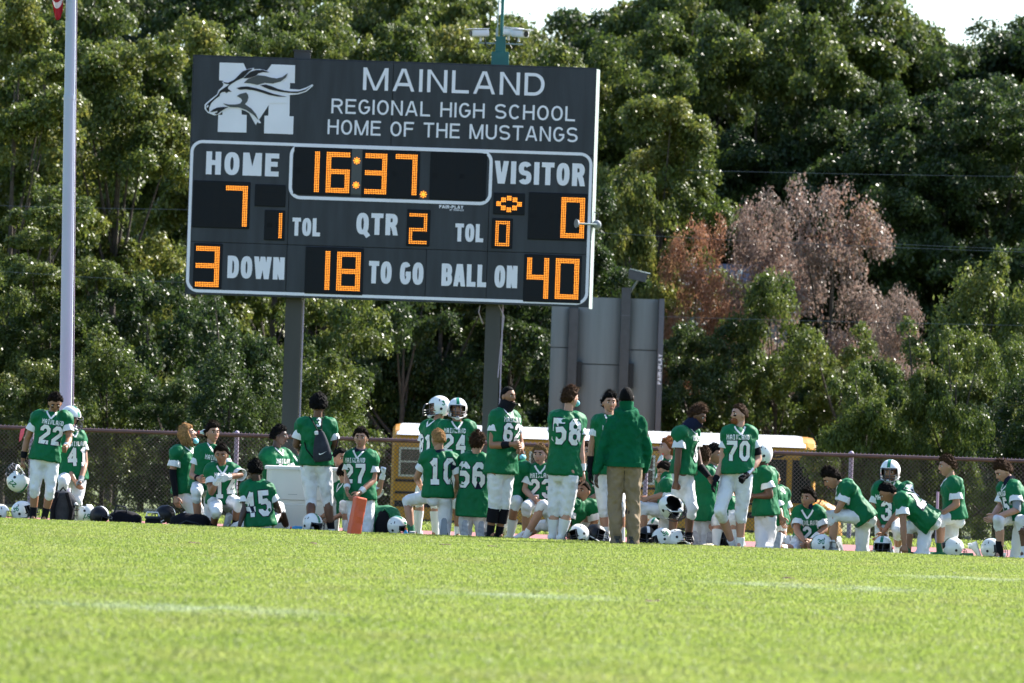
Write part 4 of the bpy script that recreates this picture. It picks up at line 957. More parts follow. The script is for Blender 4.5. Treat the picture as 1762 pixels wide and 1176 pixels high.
def hand_mesh(kind):                   # wrist at origin, fingers towards -Z, palm faces -X (inside), thumb towards -Y
    mb = MB(); mb.loft([[(sx*tx, sy*wy, z) for (sx, sy) in ((-1, -1), (1, -1), (1.1, 0), (1, 1), (-1, 1), (-1.1, 0))] for (z, tx, wy) in ((.015, .018, .026), (-.02, .016, .032), (-.06, .016, .042), (-.088, .013, .041))])
    curl = dict(relax=(18, 26, 18), fist=(70, 85, 45), flat=(4, 6, 5))[kind]
    for i, (y, L_) in enumerate(((-.031, .070), (-.010, .078), (.011, .072), (.031, .058))):
        p = Vector((0, y, -.083)); a = 0; pts = [p+Vector((0, 0, .02)), p.copy()]
        for j, f_ in enumerate((.45, .31, .24)):
            a += R(curl[j]*(1+.08*i)); p = p+Vector((-math.sin(a), (y*.12 if j == 0 else 0), -math.cos(a)))*L_*f_*1.12; pts.append(p.copy())
        mb.tube(pts, [.0098, .0098, .0088, .0080, .0062], 7); mb.ball(pts[-1], .0062)
    th = dict(relax=[(.0, -.028, -.02), (-.012, -.052, -.045), (-.020, -.062, -.075), (-.026, -.06, -.098)], fist=[(.0, -.028, -.02), (-.018, -.050, -.045), (-.036, -.046, -.075), (-.046, -.026, -.092)], flat=[(.0, -.028, -.02), (-.006, -.056, -.045), (-.008, -.072, -.072), (-.01, -.078, -.095)])[kind]
    mb.tube(th, [.014, .0125, .0105, .0075], 7); mb.ball(th[-1], .0075)
    return mb
HAND = {k: hand_mesh(k) for k in ('relax', 'fist', 'flat')}
def shoe_mesh(mname):                  # ankle at origin, toe towards -Y, sole at z=-.085
    mb = MB(); rings = []
    for (y, w2, zt) in ((.075, .018, -.02), (.06, .034, .0), (.02, .038, .012), (-.03, .040, -.004), (-.08, .047, -.028), (-.13, .050, -.044), (-.175, .043, -.055), (-.205, .02, -.066)):
        zb = -.085 if y > -.17 else -.078
        rings.append([(w2, y, zb), (w2*1.05, y, (zb+zt)/2), (w2*.6, y, zt), (-w2*.6, y, zt), (-w2*1.05, y, (zb+zt)/2), (-w2, y, zb)])
    mb.loft(rings); mb.tube([(0, .035, .0), (0, .04, .035)], [.046, .042], 12); mb.cur = 1
    mb.loft([[(w2*1.08, y, -.092), (w2*1.08, y, -.076), (-w2*1.08, y, -.076), (-w2*1.08, y, -.092)] for (y, w2) in ((.078, .02), (.05, .036), (-.03, .040), (-.12, .051), (-.18, .044), (-.21, .02))])
    for (x, y) in ((.025, .04), (-.025, .04), (.03, -.08), (-.03, -.08), (.022, -.15), (-.022, -.15), (0, -.18)): mb.tube([(x, y, -.09), (x, y, -.104)], .006, 5)
    return mb.mesh('shoe', [M[mname], M['shoegrey'] if mname != 'shoegrey' else M['grey']], True)
SHOES = {k: shoe_mesh(k) for k in ('shoewhite', 'shoeblack', 'shoegrey')}

# ---------- helmet template (frame like the head: face -Y, centre at origin)
def helmet_rad(d): return Vector((d.x*.118, d.y*(.138 if d.y > 0 else .132), d.z*(.128 if d.z > 0 else .15)))
def helmet_open(d):                    # True where the shell is missing
    if d.z < -.80: return True
    if d.y < -.30 and d.z < .30 and abs(d.x) < .80*(1 if d.z > -.4 else .8): return True
    if d.y < .15 and d.z < -.62: return True
    return False
def shell(scale, mi_fn=None):
    nu, nv = 64, 40; vs = []; fs = []; mi = []
    D_ = []
    for i in range(nv+1):
        t = math.pi*i/nv
        for k in range(nu):
            a = 2*math.pi*(k+.5)/nu; d = Vector((math.sin(t)*math.cos(a), math.sin(t)*math.sin(a), math.cos(t))); D_.append(d); vs.append(helmet_rad(d)*scale)
    for i in range(nv):
        for k in range(nu):
            q = (i*nu+k, (i+1)*nu+k, (i+1)*nu+(k+1) % nu, i*nu+(k+1) % nu); c = (D_[q[0]]+D_[q[1]]+D_[q[2]]+D_[q[3]])/4
            if not helmet_open(c.normalized()): fs.append(q)
    return vs, fs
def helmet_parts(dark=False):
    P = []
    v, f = shell(1.0); P.append(('shell', MB().add(v, f).mesh('shell', M['shell'] if not dark else M['padblack'], True), None))
    v, f = shell(.93); P.append(('padding', MB().add(v, f).mesh('padding', M['padblack'], True), None))
    st = MB(); n = 40
    prev = None; vs = []; fs = []
    for i in range(n+1):
        a = R(22+ (205-22)*i/n); d = Vector((0, -math.cos(a), math.sin(a))); p = helmet_rad(d)*1.012
        vs += [p+Vector((-.019, 0, -.0015)), p+Vector((.019, 0, -.0015))]
        if i: fs.append((2*i-2, 2*i-1, 2*i+1, 2*i))
    P.append(('stripe', st.add(vs, fs).mesh('stripe', M['shellstripe'] if not dark else M['shell'], True), None))
    cg = MB()
    def bar(z, yo, x=.098, r=.0048): 
        pts = []
        for i in range(13):
            a = R(-78+156*i/12); pts.append((x*math.sin(a)*1.05, -.115-yo*math.cos(a)+.05*(1-math.cos(a)), z+.012*(1-math.cos(a))))
        cg.tube(pts, r, 6)
    bar(.028, .055); bar(-.045, .085); bar(-.075, .088); bar(-.105, .080)
    for s_ in (-1, 1):
        cg.tube([(s_*.03, -.172, .028), (s_*.028, -.205, -.04), (s_*.026, -.2, -.105)], .0045, 6)
        cg.tube([(s_*.1, -.10, .03), (s_*.105, -.11, -.04), (s_*.098, -.10, -.10)], .0045, 6)
        cg.tube([(s_*.1, -.10, -.1), (s_*.108, -.03, -.10)], .0045, 6)
    P.append(('face_mask', cg.mesh('face_mask', M['cage'], True), None))
    er = MB()
    for s_ in (-1, 1):
        p = helmet_rad(Vector((s_*.95, .02, -.22)).normalized())*1.0
        er.tube([(p.x-s_*.01, p.y, p.z), (p.x+s_*.004, p.y, p.z)], .017, 14)
        for (yy_, zz) in ((.04, .55), (.04, .42), (.3, .3)):
            d = Vector((s_*.7, yy_-.1, zz)).normalized(); q = helmet_rad(d); er.tube([q*.99, q*1.006], .008, 8)
    P.append(('ear_hole', er.mesh('ear_hole', M['padblack']), None))
    cs_ = MB(); cs_.ell((0, -.125, -.118), [(.034, 0, 0), (0, .028, 0), (0, 0, .024)], 12, 8)
    for s_ in (-1, 1): cs_.tube([(s_*.03, -.125, -.118), (s_*.09, -.07, -.10), (s_*.112, -.0, -.07)], .007, 6)
    P.append(('chin_strap', cs_.mesh('chin_strap', M['white'], True), None))
    return P
HELM = helmet_parts(); HELMD = helmet_parts(True)
_hv, _hf = shell(1.0); HBVH = BVHTree.FromPolygons(_hv, _hf)

# ---------- block athletic lettering as strokes
W6 = dict(
 A=[[(.1,0),(.1,.78),(.22,.9),(.38,.9),(.5,.78),(.5,0)],[(.1,.42),(.5,.42)]], B=[[(.1,.1),(.1,.9),(.4,.9),(.5,.8),(.5,.6),(.4,.5),(.1,.5)],[(.4,.5),(.5,.4),(.5,.2),(.4,.1),(.1,.1)]],
 D=[[(.1,.1),(.1,.9),(.38,.9),(.5,.78),(.5,.22),(.38,.1),(.05,.1)]], I=[[(.3,0),(.3,1)],[(.1,.93),(.5,.93)],[(.1,.07),(.5,.07)]],
 L=[[(.1,1),(.1,.1),(.55,.1)]], M=[[(.08,0),(.08,.95),(.3,.5),(.52,.95),(.52,0)]], N=[[(.1,0),(.1,.93),(.5,.07),(.5,1)]])
W6.update({
 '0': [[(.1,.24),(.22,.1),(.38,.1),(.5,.24),(.5,.76),(.38,.9),(.22,.9),(.1,.76),(.1,.24)]],
 '1': [[(.32,.02),(.32,1)],[(.13,.75),(.34,.93)],[(.12,.08),(.52,.08)]],
 '2': [[(.1,.68),(.1,.78),(.22,.9),(.38,.9),(.5,.78),(.5,.6),(.1,.24),(.1,.1),(.56,.1)]],
 '3': [[(.1,.72),(.1,.78),(.22,.9),(.38,.9),(.5,.78),(.5,.62),(.4,.52),(.25,.52)],[(.4,.52),(.5,.42),(.5,.22),(.38,.1),(.22,.1),(.1,.22),(.1,.3)]],
 '4': [[(.42,0),(.42,.96)],[(.44,.95),(.08,.36)],[(.02,.3),(.58,.3)]],
 '5': [[(.52,.9),(.12,.9),(.12,.5)],[(.12,.55),(.38,.58),(.5,.46),(.5,.24),(.38,.1),(.22,.1),(.1,.22),(.1,.28)]],
 '6': [[(.5,.74),(.5,.78),(.38,.9),(.22,.9),(.1,.76),(.1,.24),(.22,.1),(.38,.1),(.5,.24),(.5,.44),(.38,.55),(.12,.55)]],
 '7': [[(.04,.9),(.5,.9),(.5,.72),(.28,.3),(.26,0)]],
 '8': [[(.22,.52),(.1,.62),(.1,.78),(.22,.9),(.38,.9),(.5,.78),(.5,.62),(.38,.52),(.22,.52),(.1,.42),(.1,.22),(.22,.1),(.38,.1),(.5,.22),(.5,.42),(.38,.52)]],
 '9': [[(.1,.26),(.1,.22),(.22,.1),(.38,.1),(.5,.24),(.5,.76),(.38,.9),(.22,.9),(.1,.76),(.1,.56),(.22,.45),(.48,.45)]]})
def strokes(txt, h, sw):               # -> list of quads (4 (u,v)) ; centred ; sw stroke width as fraction of height
    adv = .74; tot = len(txt)*adv-.14; Q = []
    for i, ch in enumerate(txt):
        ox = i*adv-tot/2
        for pi_, pl in enumerate(W6.get(ch, [])):
            P = [Vector((p[0]+ox, p[1]-.5)) for p in pl]; n = len(P); Lf = []; Rf = []; closed = (P[0]-P[-1]).length < 1e-6
            for k in range(n):
                if closed and k in (0, n-1): a_, b_ = P[-2], P[1]
                else: a_, b_ = P[max(k-1, 0)], P[min(k+1, n-1)]
                d1 = (P[k]-a_).normalized() if (P[k]-a_).length > 1e-6 else (b_-P[k]).normalized(); d2 = (b_-P[k]).normalized() if (b_-P[k]).length > 1e-6 else d1
                n1, n2 = Vector((-d1.y, d1.x)), Vector((-d2.y, d2.x)); m_ = (n1+n2); m_ = m_.normalized() if m_.length > .1 else n1; m_ = m_/max(.55, m_.dot(n1))
                Lf.append(P[k]+m_*sw/2); Rf.append(P[k]-m_*sw/2)
            for k in range(n-1):
                L_ = (P[k+1]-P[k]).length*h; c = max(1, int(L_/.03))
                for j in range(c):
                    t0, t1 = j/c, (j+1)/c
                    Q.append([Lf[k].lerp(Lf[k+1], t0)*h, Rf[k].lerp(Rf[k+1], t0)*h, Rf[k].lerp(Rf[k+1], t1)*h, Lf[k].lerp(Lf[k+1], t1)*h, pi_])
    return Q
def decal(bvh, Q, o, rt, up, n, off, back=.7):
    mb = MB()
    for q in Q:
        vs = []
        off2 = off + .0006*(q[4] if len(q) > 4 else 0)
        for p in q[:4]:
            src = o + rt*p.x + up*p.y + n*back; hit = bvh.ray_cast(src, -n, back*2.2)
            if hit[0] is None: vs = None; break
            vs.append(hit[0]+n*off2)
        if vs: mb.add(vs, [(0, 1, 2, 3)])
    return mb

def place_helmet(parent, mw, num=None, dark=False):
    r = []
    for nm, me, _ in (HELMD if dark else HELM): r.append(link(nm, me, parent, mw))
    if num:
        for s_ in (-1, 1):
            n = Vector((s_, 0, 0)); Q = strokes(num, .062, .2)
            mb = decal(HBVH, Q, Vector((0, .035, .035)), Vector((0, s_, 0)), Vector((0, 0, 1)), n, .002, .3)
            if mb.v: o = mb.obj('number_decal', M['shellstripe'], parent); o.matrix_local = mw
    return r

# ---------- figures
PEND = []                               # (object, voxel, smooth)
def raw(mb, name, m, parent, vox, it=6):
    o = mb.obj(name, m, parent); md = o.modifiers.new('remesh', 'REMESH'); md.mode = 'VOXEL'; md.voxel_size = vox; md.use_smooth_shade = True
    s_ = o.modifiers.new('smooth', 'SMOOTH'); s_.factor = .5; s_.iterations = it; PEND.append(o); return o
PEOPLE = []
def ering(c, u, v, a, b_, n=20, p=.85):
    out = []
    for k in range(n):
        t = 2*math.pi*k/n; ct, st = math.cos(t), math.sin(t)
        out.append(c + u*(a*math.copysign(abs(ct)**p, ct)) + v*(b_*math.copysign(abs(st)**p, st)))
    return out
def person(label, D, ty, hy, J, skin='light', hr=('short', 'dark'), hp=0, roll=0, hs=1.06, bulk=1.0, num=None, side=None, numh=.25, nc=None, word=None, sock=('white', .16), shoe='shoewhite',
           top='green', legs='pants', gl=(None, None), worn=None, gaiter=None, mask=None, sleeve=('skin', 'skin'), kneepad=None, handk=('relax', 'relax'), jlen=None, group=None, bands=(None, None), toe=None, sock2=None, twist=None, collar=True, grp='green shirted players resting at the field edge'):
    P = {}
    for k, v in J.items():
        p = pix(v[0], v[1], D+(v[2] if len(v) > 2 else 0)); P[k] = p
    a = R(ty); fwd = Vector((math.sin(a), -math.cos(a), 0)); u = Vector((math.cos(a), math.sin(a), 0))
    if u.x < 0: u = -u
    if abs(u.x) < .2 and u.y < 0: u = -u
    for k, s_ in (('SL', -1), ('SR', 1)):
        if len(J[k]) < 3: P[k] = pix(J[k][0], J[k][1], D+s_*.21*u.y)
    def gz(p): return ground(p.x, p.y)
    if P['P'].z < gz(P['P'])+.22: P['P'].z = gz(P['P'])+.13
    u2 = (P['SR']-P['SL']).normalized(); wv = (P['N']-P['P']).normalized(); f = u2.cross(wv).normalized()
    if f.dot(fwd) < 0: f = -f
    u2 = (u2 - wv*u2.dot(wv)).normalized()
    hu = u*.095*bulk; HL_, HR_ = P['P']-hu, P['P']+hu
    fy = fwd
    def solve(base, k, L_, dirv, default):
        if k in J:
            if len(J[k]) > 2: return P[k]
            p = pix(J[k][0], J[k][1], base.y); d = (p-base).length
            if d < L_*.78:
                dy = math.sqrt(L_*L_-d*d)*.9*(1 if dirv.y >= 0 else -1)*min(1, abs(dirv.y)*2.2+.0)
                p = pix(J[k][0], J[k][1], base.y+dy)
            return p
        return default
    EL_ = solve(P['SL'], 'EL', .29, fwd*.0+Vector((0, -.0001, 0)), P['SL']+Vector((0, 0, -.27))-u2*.05+f*.05); ER_ = solve(P['SR'], 'ER', .29, Vector((0, -.0001, 0)), P['SR']+Vector((0, 0, -.27))+u2*.05+f*.05)
    WL_ = solve(EL_, 'WL', .26, fwd, EL_+fwd*.2+u2*.08+Vector((0, 0, -.1))); WR_ = solve(ER_, 'WR', .26, fwd, ER_+fwd*.2-u2*.08+Vector((0, 0, -.1)))
    KL_ = solve(HL_, 'KL', .43, fwd, HL_+Vector((0, 0, -.4))); KR_ = solve(HR_, 'KR', .43, fwd, HR_+Vector((0, 0, -.4)))
    AL_ = solve(KL_, 'AL', .42, -fwd, KL_+Vector((0, 0, -.4))); AR_ = solve(KR_, 'AR', .42, -fwd, KR_+Vector((0, 0, -.4)))
    kn = []
    for p in (KL_, KR_):
        g_ = gz(p); kn.append(p.z < g_+.24)
        if p.z < g_+.24: p.z = g_+.085
    for p in (AL_, AR_):
        if p.z < gz(p)+.34: p.z = gz(p)+.095
    for p in (WL_, WR_):
        if p.z < gz(p)+.07: p.z = gz(p)+.07
    g0 = ground(P['P'].x, P['P'].y); root_loc = Vector((P['P'].x, P['P'].y, g0))
    per = empty('person', root_loc, label, 'person', grp)
    T = lambda p: p-root_loc
    sk = SK[skin]; B = bulk
    N = T(P['N']); SL, SR, PV = T(P['SL']), T(P['SR']), T(P['P']); HLr, HRr = T(HL_), T(HR_)
    ELr, ERr, WLr, WRr, KLr, KRr, ALr, ARr = map(T, (EL_, ER_, WL_, WR_, KL_, KR_, AL_, AR_))
    Hc = T(P['H']); up = wv
    # head matrix
    hm = Matrix.Translation(Hc) @ Matrix.Rotation(R(hy), 4, 'Z') @ Matrix.Rotation(R(roll), 4, 'Y') @ Matrix.Rotation(R(hp), 4, 'X') @ Matrix.Scale(hs, 4)
    # ----- body core, remeshed
    mb = MB()
    mb.loft([ering(PV-up*.02, u2, f, .13*B, .10*B), ering(PV.lerp(N, .35), u2, f, .12*B, .09*B), ering(PV.lerp(N, .75), u2, f, .15*B, .10*B), ering(N-up*.03, u2, f, .09, .07)])
    hb = hm @ Vector((0, .02, -.05)); mb.cap(N-up*.06, hb, .062*B**.5, .056)
    for (s_, e_, w_) in ((SL, ELr, WLr), (SR, ERr, WRr)):
        ch = N.lerp(s_, .75)-up*.03; mb.cap(ch, s_.lerp(ch, .15), .07, .062*B)
        mb.cap(s_.lerp(ch, .15), e_, .058*B, .044*B); fm = e_.lerp(w_, .32); mb.cap(e_, fm, .043*B, .046*B); mb.cap(fm, w_, .046*B, .028)
    for (h_, k_, a_) in ((HLr, KLr, ALr), (HRr, KRr, ARr)):
        mb.cap(h_, k_, .085*B, .056*B); cf = k_.lerp(a_, .32); bk = (a_-k_).cross(u2).normalized(); bk = bk if bk.dot(fwd) < 0 else -bk
        mb.cap(k_, cf+bk*.012, .054*B, .060*B); mb.cap(cf+bk*.012, a_, .060*B, .038)
        mb.cap(a_, a_+fwd*.04, .038, .03)
    body = raw(mb, 'body', sk, per, .014, 5)
    ex = dict(body=body, hm=hm, hands=[], skin=skin)
    # ----- hands
    for i, (e_, w_, s_) in enumerate(((ELr, WLr, -1), (ERr, WRr, 1))):
        z = (e_-w_).normalized(); x = u2*s_; x = (x-z*x.dot(z)); x = x.normalized() if x.length > .2 else f.cross(z).normalized(); y = z.cross(x)
        hmw = frame_m(w_, x, y, z)
        if y.dot(f) > 0: hmw = hmw @ Matrix.Diagonal((1, -1, 1, 1))
        kind = handk[i]; s2 = 1.06 if gl[i] else 1.0
        if gl[i]:
            o = MB(); o.add([hmw @ (Vector(v)*1.1) for v in HAND[kind].v], HAND[kind].f); o.tube([w_+z*-.01, w_+z*.055], [.036, .04], 14)
            o.obj('glove', M[gl[i]], per, True)
        ex['hands'].append((HAND[kind], hmw))
    # ----- upper garment
    mb = MB(); jl = .035 if jlen is None else jlen
    padw = .072*B if top == 'green' else .055
    drop = PV-up*jl; hipw = .218*B; 
    mb.loft([ering(drop, u2, f, hipw, .165*B), ering(PV+up*.02, u2, f, .215*B, .162*B), ering(PV.lerp(N, .38), u2, f, .182*B, .135*B), ering(PV.lerp(N, .66), u2, f, .205*B, .15*B), ering(N-up*.10, u2, f, .19*B, .145*B), ering(N-up*.03, u2, f, .13, .10), ering(N+up*.012, u2, f, .075, .07)])
    pc = .094 if top == 'green' else .078
    for (s_, e_) in ((SL, ELr), (SR, ERr)):
        sd_ = (s_-N).normalized(); si = s_-sd_*.035
        mb.cap(N.lerp(s_, .25)-up*.055, si-up*.02, .09, pc*B**.5)
        if top == 'green':
            mb.ell(si+up*.012, [sd_*.118, f*.118, up*.092], 14, 9)
            ad = (e_-si).normalized(); mb.cap(si, si+ad*.085, .100*B**.5, .086*B**.5)
    if top == 'hoodie':
        for (s_, e_, w_) in ((SL, ELr, WLr), (SR, ERr, WRr)):
            mb.cap(s_-(s_-N).normalized()*.03, e_, .083, .068); mb.cap(e_, w_.lerp(e_, .12), .066, .05)
            q_ = w_.lerp(e_, .12); mb.cap(q_, q_+(w_-e_).normalized()*.02, .047, .044)
        hx = Vector((1, 0, 0)); 
        for k in range(14):                      # hood lying in folds round the neck, sagging at the back
            t0, t1 = 2*math.pi*k/14, 2*math.pi*(k+1)/14
            q = lambda t: N+u2*math.cos(t)*.105+f*(math.sin(t)*.095-.02)+up*(.015+.035*math.sin(t))
            mb.cap(q(t0), q(t1), .046, .046)
        mb.cap(N-f*.10-up*.0+u2*.07, N-f*.135-up*.10, .05, .045); mb.cap(N-f*.10-up*.0-u2*.07, N-f*.135-up*.10, .05, .045); mb.cap(N-f*.11-up*.02, N-f*.15-up*.13, .06, .035)
        for s_ in (-1, 1): mb.ell(N-up*.085+u2*s_*.13, [u2*.12, f*.10, up*.06], 12, 8)
    jer = raw(mb, 'jersey' if top == 'green' else 'hoodie', M['green' if top == 'green' else 'hoodie'], per, .016, 4)
    ex['jersey'] = jer
    if top == 'hoodie':
        MB().loft([ering(drop-up*.004, u2, f, hipw*1.0, .166*B), ering(drop+up*.05, u2, f, hipw*1.01, .168*B)]).obj('waistband', M['hoodie'], per, True)
    # white sleeve linings
    if top == 'green':
        for i, (s_, e_, w_) in enumerate(((SL, ELr, WLr), (SR, ERr, WRr))):
            sd_ = (s_-N).normalized(); si = s_-sd_*.035; ad = (e_-si).normalized(); xx = f-ad*f.dot(ad); xx.normalize(); yy2 = ad.cross(xx)
            m2 = MB(); rings = [ering(si+ad*t_, xx, yy2, a_*B**.5, b_*B**.5) for (t_, a_, b_) in ((.06, .066, .060), (.13, .080, .074), (.185, .090, .082), (.192, .088, .080), (.185, .078, .070), (.14, .066, .060))]
            m2.loft(rings).obj('sleeve_lining', M['white'], per, True)
            if sleeve[i] != 'skin':
                sc_, t0, t1 = (sleeve[i]+(0.0, 1.0))[:3] if isinstance(sleeve[i], tuple) else (sleeve[i], .0, 1.0)
                m3 = MB(); pts = []; rr = []
                for t in np.linspace(t0, t1, 7):
                    q_ = (s_.lerp(e_, t*2) if t < .5 else e_.lerp(w_, t*2-1)); pts.append(q_); rr.append((.058+(.044-.058)*t*2 if t < .5 else .048+(.03-.048)*(t*2-1))*B+.005)
                if t1-t0 > .6: pts[0] = s_.lerp(e_, .2)
                m3.tube(pts, rr, 14).obj('arm_sleeve', M[sc_], per, True)
            if bands[i]:
                q_ = w_.lerp(e_, .12); q2 = w_.lerp(e_, .12+bands[i][1]); MB().tube([q_, q2], [.036*B, .043*B+.004], 14).obj('wristband', M[bands[i][0]], per, True)
    # ----- trousers
    mb = MB(); mb.ell(PV, [u2*.158*B, f*.112*B, up*.12], 16, 10)
    for s_ in (-1, 1): mb.ell(PV+u2*s_*.072-f*.035-up*.06, [u2*.088*B, f*.088*B, up*.09], 12, 8)
    mb.loft([ering(PV-up*.02, u2, f, .155*B, .115*B), ering(PV+up*.08, u2, f, .14*B, .10*B)])
    for (h_, k_, a_) in ((HLr, KLr, ALr), (HRr, KRr, ARr)):
        if legs == 'pants':
            mb.cap(h_.lerp(k_, .12), h_.lerp(k_, .5), .098*B, .090*B); mb.cap(h_.lerp(k_, .5), k_, .092*B, .072*B); mb.ell(k_+(fwd*.02), [u2*.068*B, fwd*.065, up*.075], 10, 8)
            mb.cap(k_, k_.lerp(a_, .20), .070*B, .067*B)
        else:
            so_ = u2*(.012 if (h_-PV).dot(u2) > 0 else -.012); mb.cap(h_.lerp(k_, .1), h_.lerp(k_, .5), .106*B, .094*B); mb.cap(h_.lerp(k_, .5), k_+so_, .094*B, .076*B); mb.cap(k_+so_, k_.lerp(a_, .4)+so_-fwd*.008, .080*B, .080*B); mb.cap(k_.lerp(a_, .4)+so_-fwd*.008, a_+so_, .080*B, .070*B); mb.cap(a_+so_, a_+so_-Vector((0, 0, .05)), .068*B, .074*B)
            mb.ell(k_.lerp(a_, .86)+so_, [u2*.078*B, fwd*.078*B, up*.02], 12, 6); mb.ell(k_.lerp(a_, .68)+so_, [u2*.076*B, fwd*.076*B, up*.018], 12, 6)
    pn = raw(mb, 'pants' if legs == 'pants' else 'trousers', M[legs], per, .016, 4); ex['pants'] = pn
    if kneepad:
        for (k_, a_) in ((KLr, ALr), (KRr, ARr)): MB().tube([k_.lerp(a_, .16), k_.lerp(a_, .6)], [.070*B, .066*B], 16).obj('knee_sleeve', M[kneepad], per, True)
    # ----- socks, shoes
    for i, (k_, a_, kn_) in enumerate(((KLr, ALr, kn[0]), (KRr, ARr, kn[1]))):
        sc_ = sock2 if (i == 1 and sock2) else sock
        if legs == 'pants':
            t_ = sc_[1]/max(.2, (k_-a_).length); q_ = a_.lerp(k_, t_)
            cr_ = .046*B if sc_[1] < .22 else .066*B
            MB().tube([a_-(k_-a_).normalized()*.02, a_.lerp(k_, t_*.5), q_], [.044, (.042*B+cr_)/2+.002, cr_+.003], 14).obj('sock', M[sc_[0]], per, True)
        if kn_ :                         # trailing foot: sole shown behind the knee
            bk = (a_-k_); bk.z = 0; bk = bk.normalized() if bk.length > .05 else -fwd
            td = (Vector((0, 0, -1))*.75+bk*.25).normalized(); upv = -bk; y = -td; z = (upv-y*upv.dot(y)).normalized(); x = y.cross(z)
            mw = frame_m(a_+Vector((0, 0, .09)), x, y, z) @ Matrix.Scale(.9, 4)
            if td.z < 0: mw.translation = Vector((a_.x, a_.y, a_.z+.10))
        else:
            td = (toe[i] if toe and toe[i] is not None else fwd); td = Vector(td).normalized(); y = -td; z = Vector((0, 0, 1)) if abs(y.z) < .7 else -fwd; z = (z-y*z.dot(y)).normalized(); x = y.cross(z); mw = frame_m(a_, x, y, z)
        link('shoe', SHOES[shoe], per, mw)
    # ----- headgear
    if worn:
        he = empty('helmet', (0, 0, 0)); he.parent = per; place_helmet(he, hm @ Matrix.Translation((0, .0, .022)) @ Matrix.Scale(1.02, 4), worn if worn != '-' else None)
    elif hr: link('hair', hair(hr[0], hr[1], len(PEOPLE)), per, hm)
    if gaiter:
        hb2 = hm @ Vector((0, -.012, -.055 if gaiter[1] else -.12)); m4 = MB()
        dn = (N-hb2).normalized(); hx = (hm.to_3x3() @ Vector((1, 0, 0))).normalized(); hx = (hx-dn*hx.dot(dn)).normalized(); hy2 = dn.cross(hx)
        if gaiter[1]: m4.loft([ering(hb2-dn*.01, hx, hy2, .083*hs, .108*hs), ering(hb2.lerp(N, .45), hx, hy2, .086, .095), ering(N+dn*.02, hx, hy2, .098, .092)])
        else: m4.loft([ering(hb2, hx, hy2, .076, .076), ering(hb2.lerp(N, .5), hx, hy2, .080, .080), ering(N+dn*.02, hx, hy2, .092, .085)])
        m4.obj('neck_gaiter', M[gaiter[0]], per, True)
    if mask:
        m5 = MB(); o_ = (-.055, -.1) if mask != 'low' else (-.105, -.085)
        m5.ell((0, o_[1]+.012, o_[0]), [(.058, 0, 0), (0, .034, 0), (0, 0, .040)], 16, 10)
        ob = m5.obj('face_mask', M['bluemask'], per, True); ob.matrix_local = hm
        ob = MB().tube([(.05, -.08, o_[0]+.02), (.076, .005, .0)], .002, 5).tube([(-.05, -.08, o_[0]+.02), (-.076, .005, .0)], .002, 5).obj('mask_loop', M['white'], per); ob.matrix_local = hm
    nf = f if side == 'front' else -f
    ex.update(num=num, side=side, numh=numh, nc=(T(pix(nc[0], nc[1], D)) if nc else None), up=up, nf=nf, word=word, per=per, N=N, u2=u2, f=f, collar=(collar and top == 'green' and f.y < .35), pad=(top == 'green'), SLR=(SL, SR), D=D, root=root_loc)
    PEOPLE.append(ex); return per

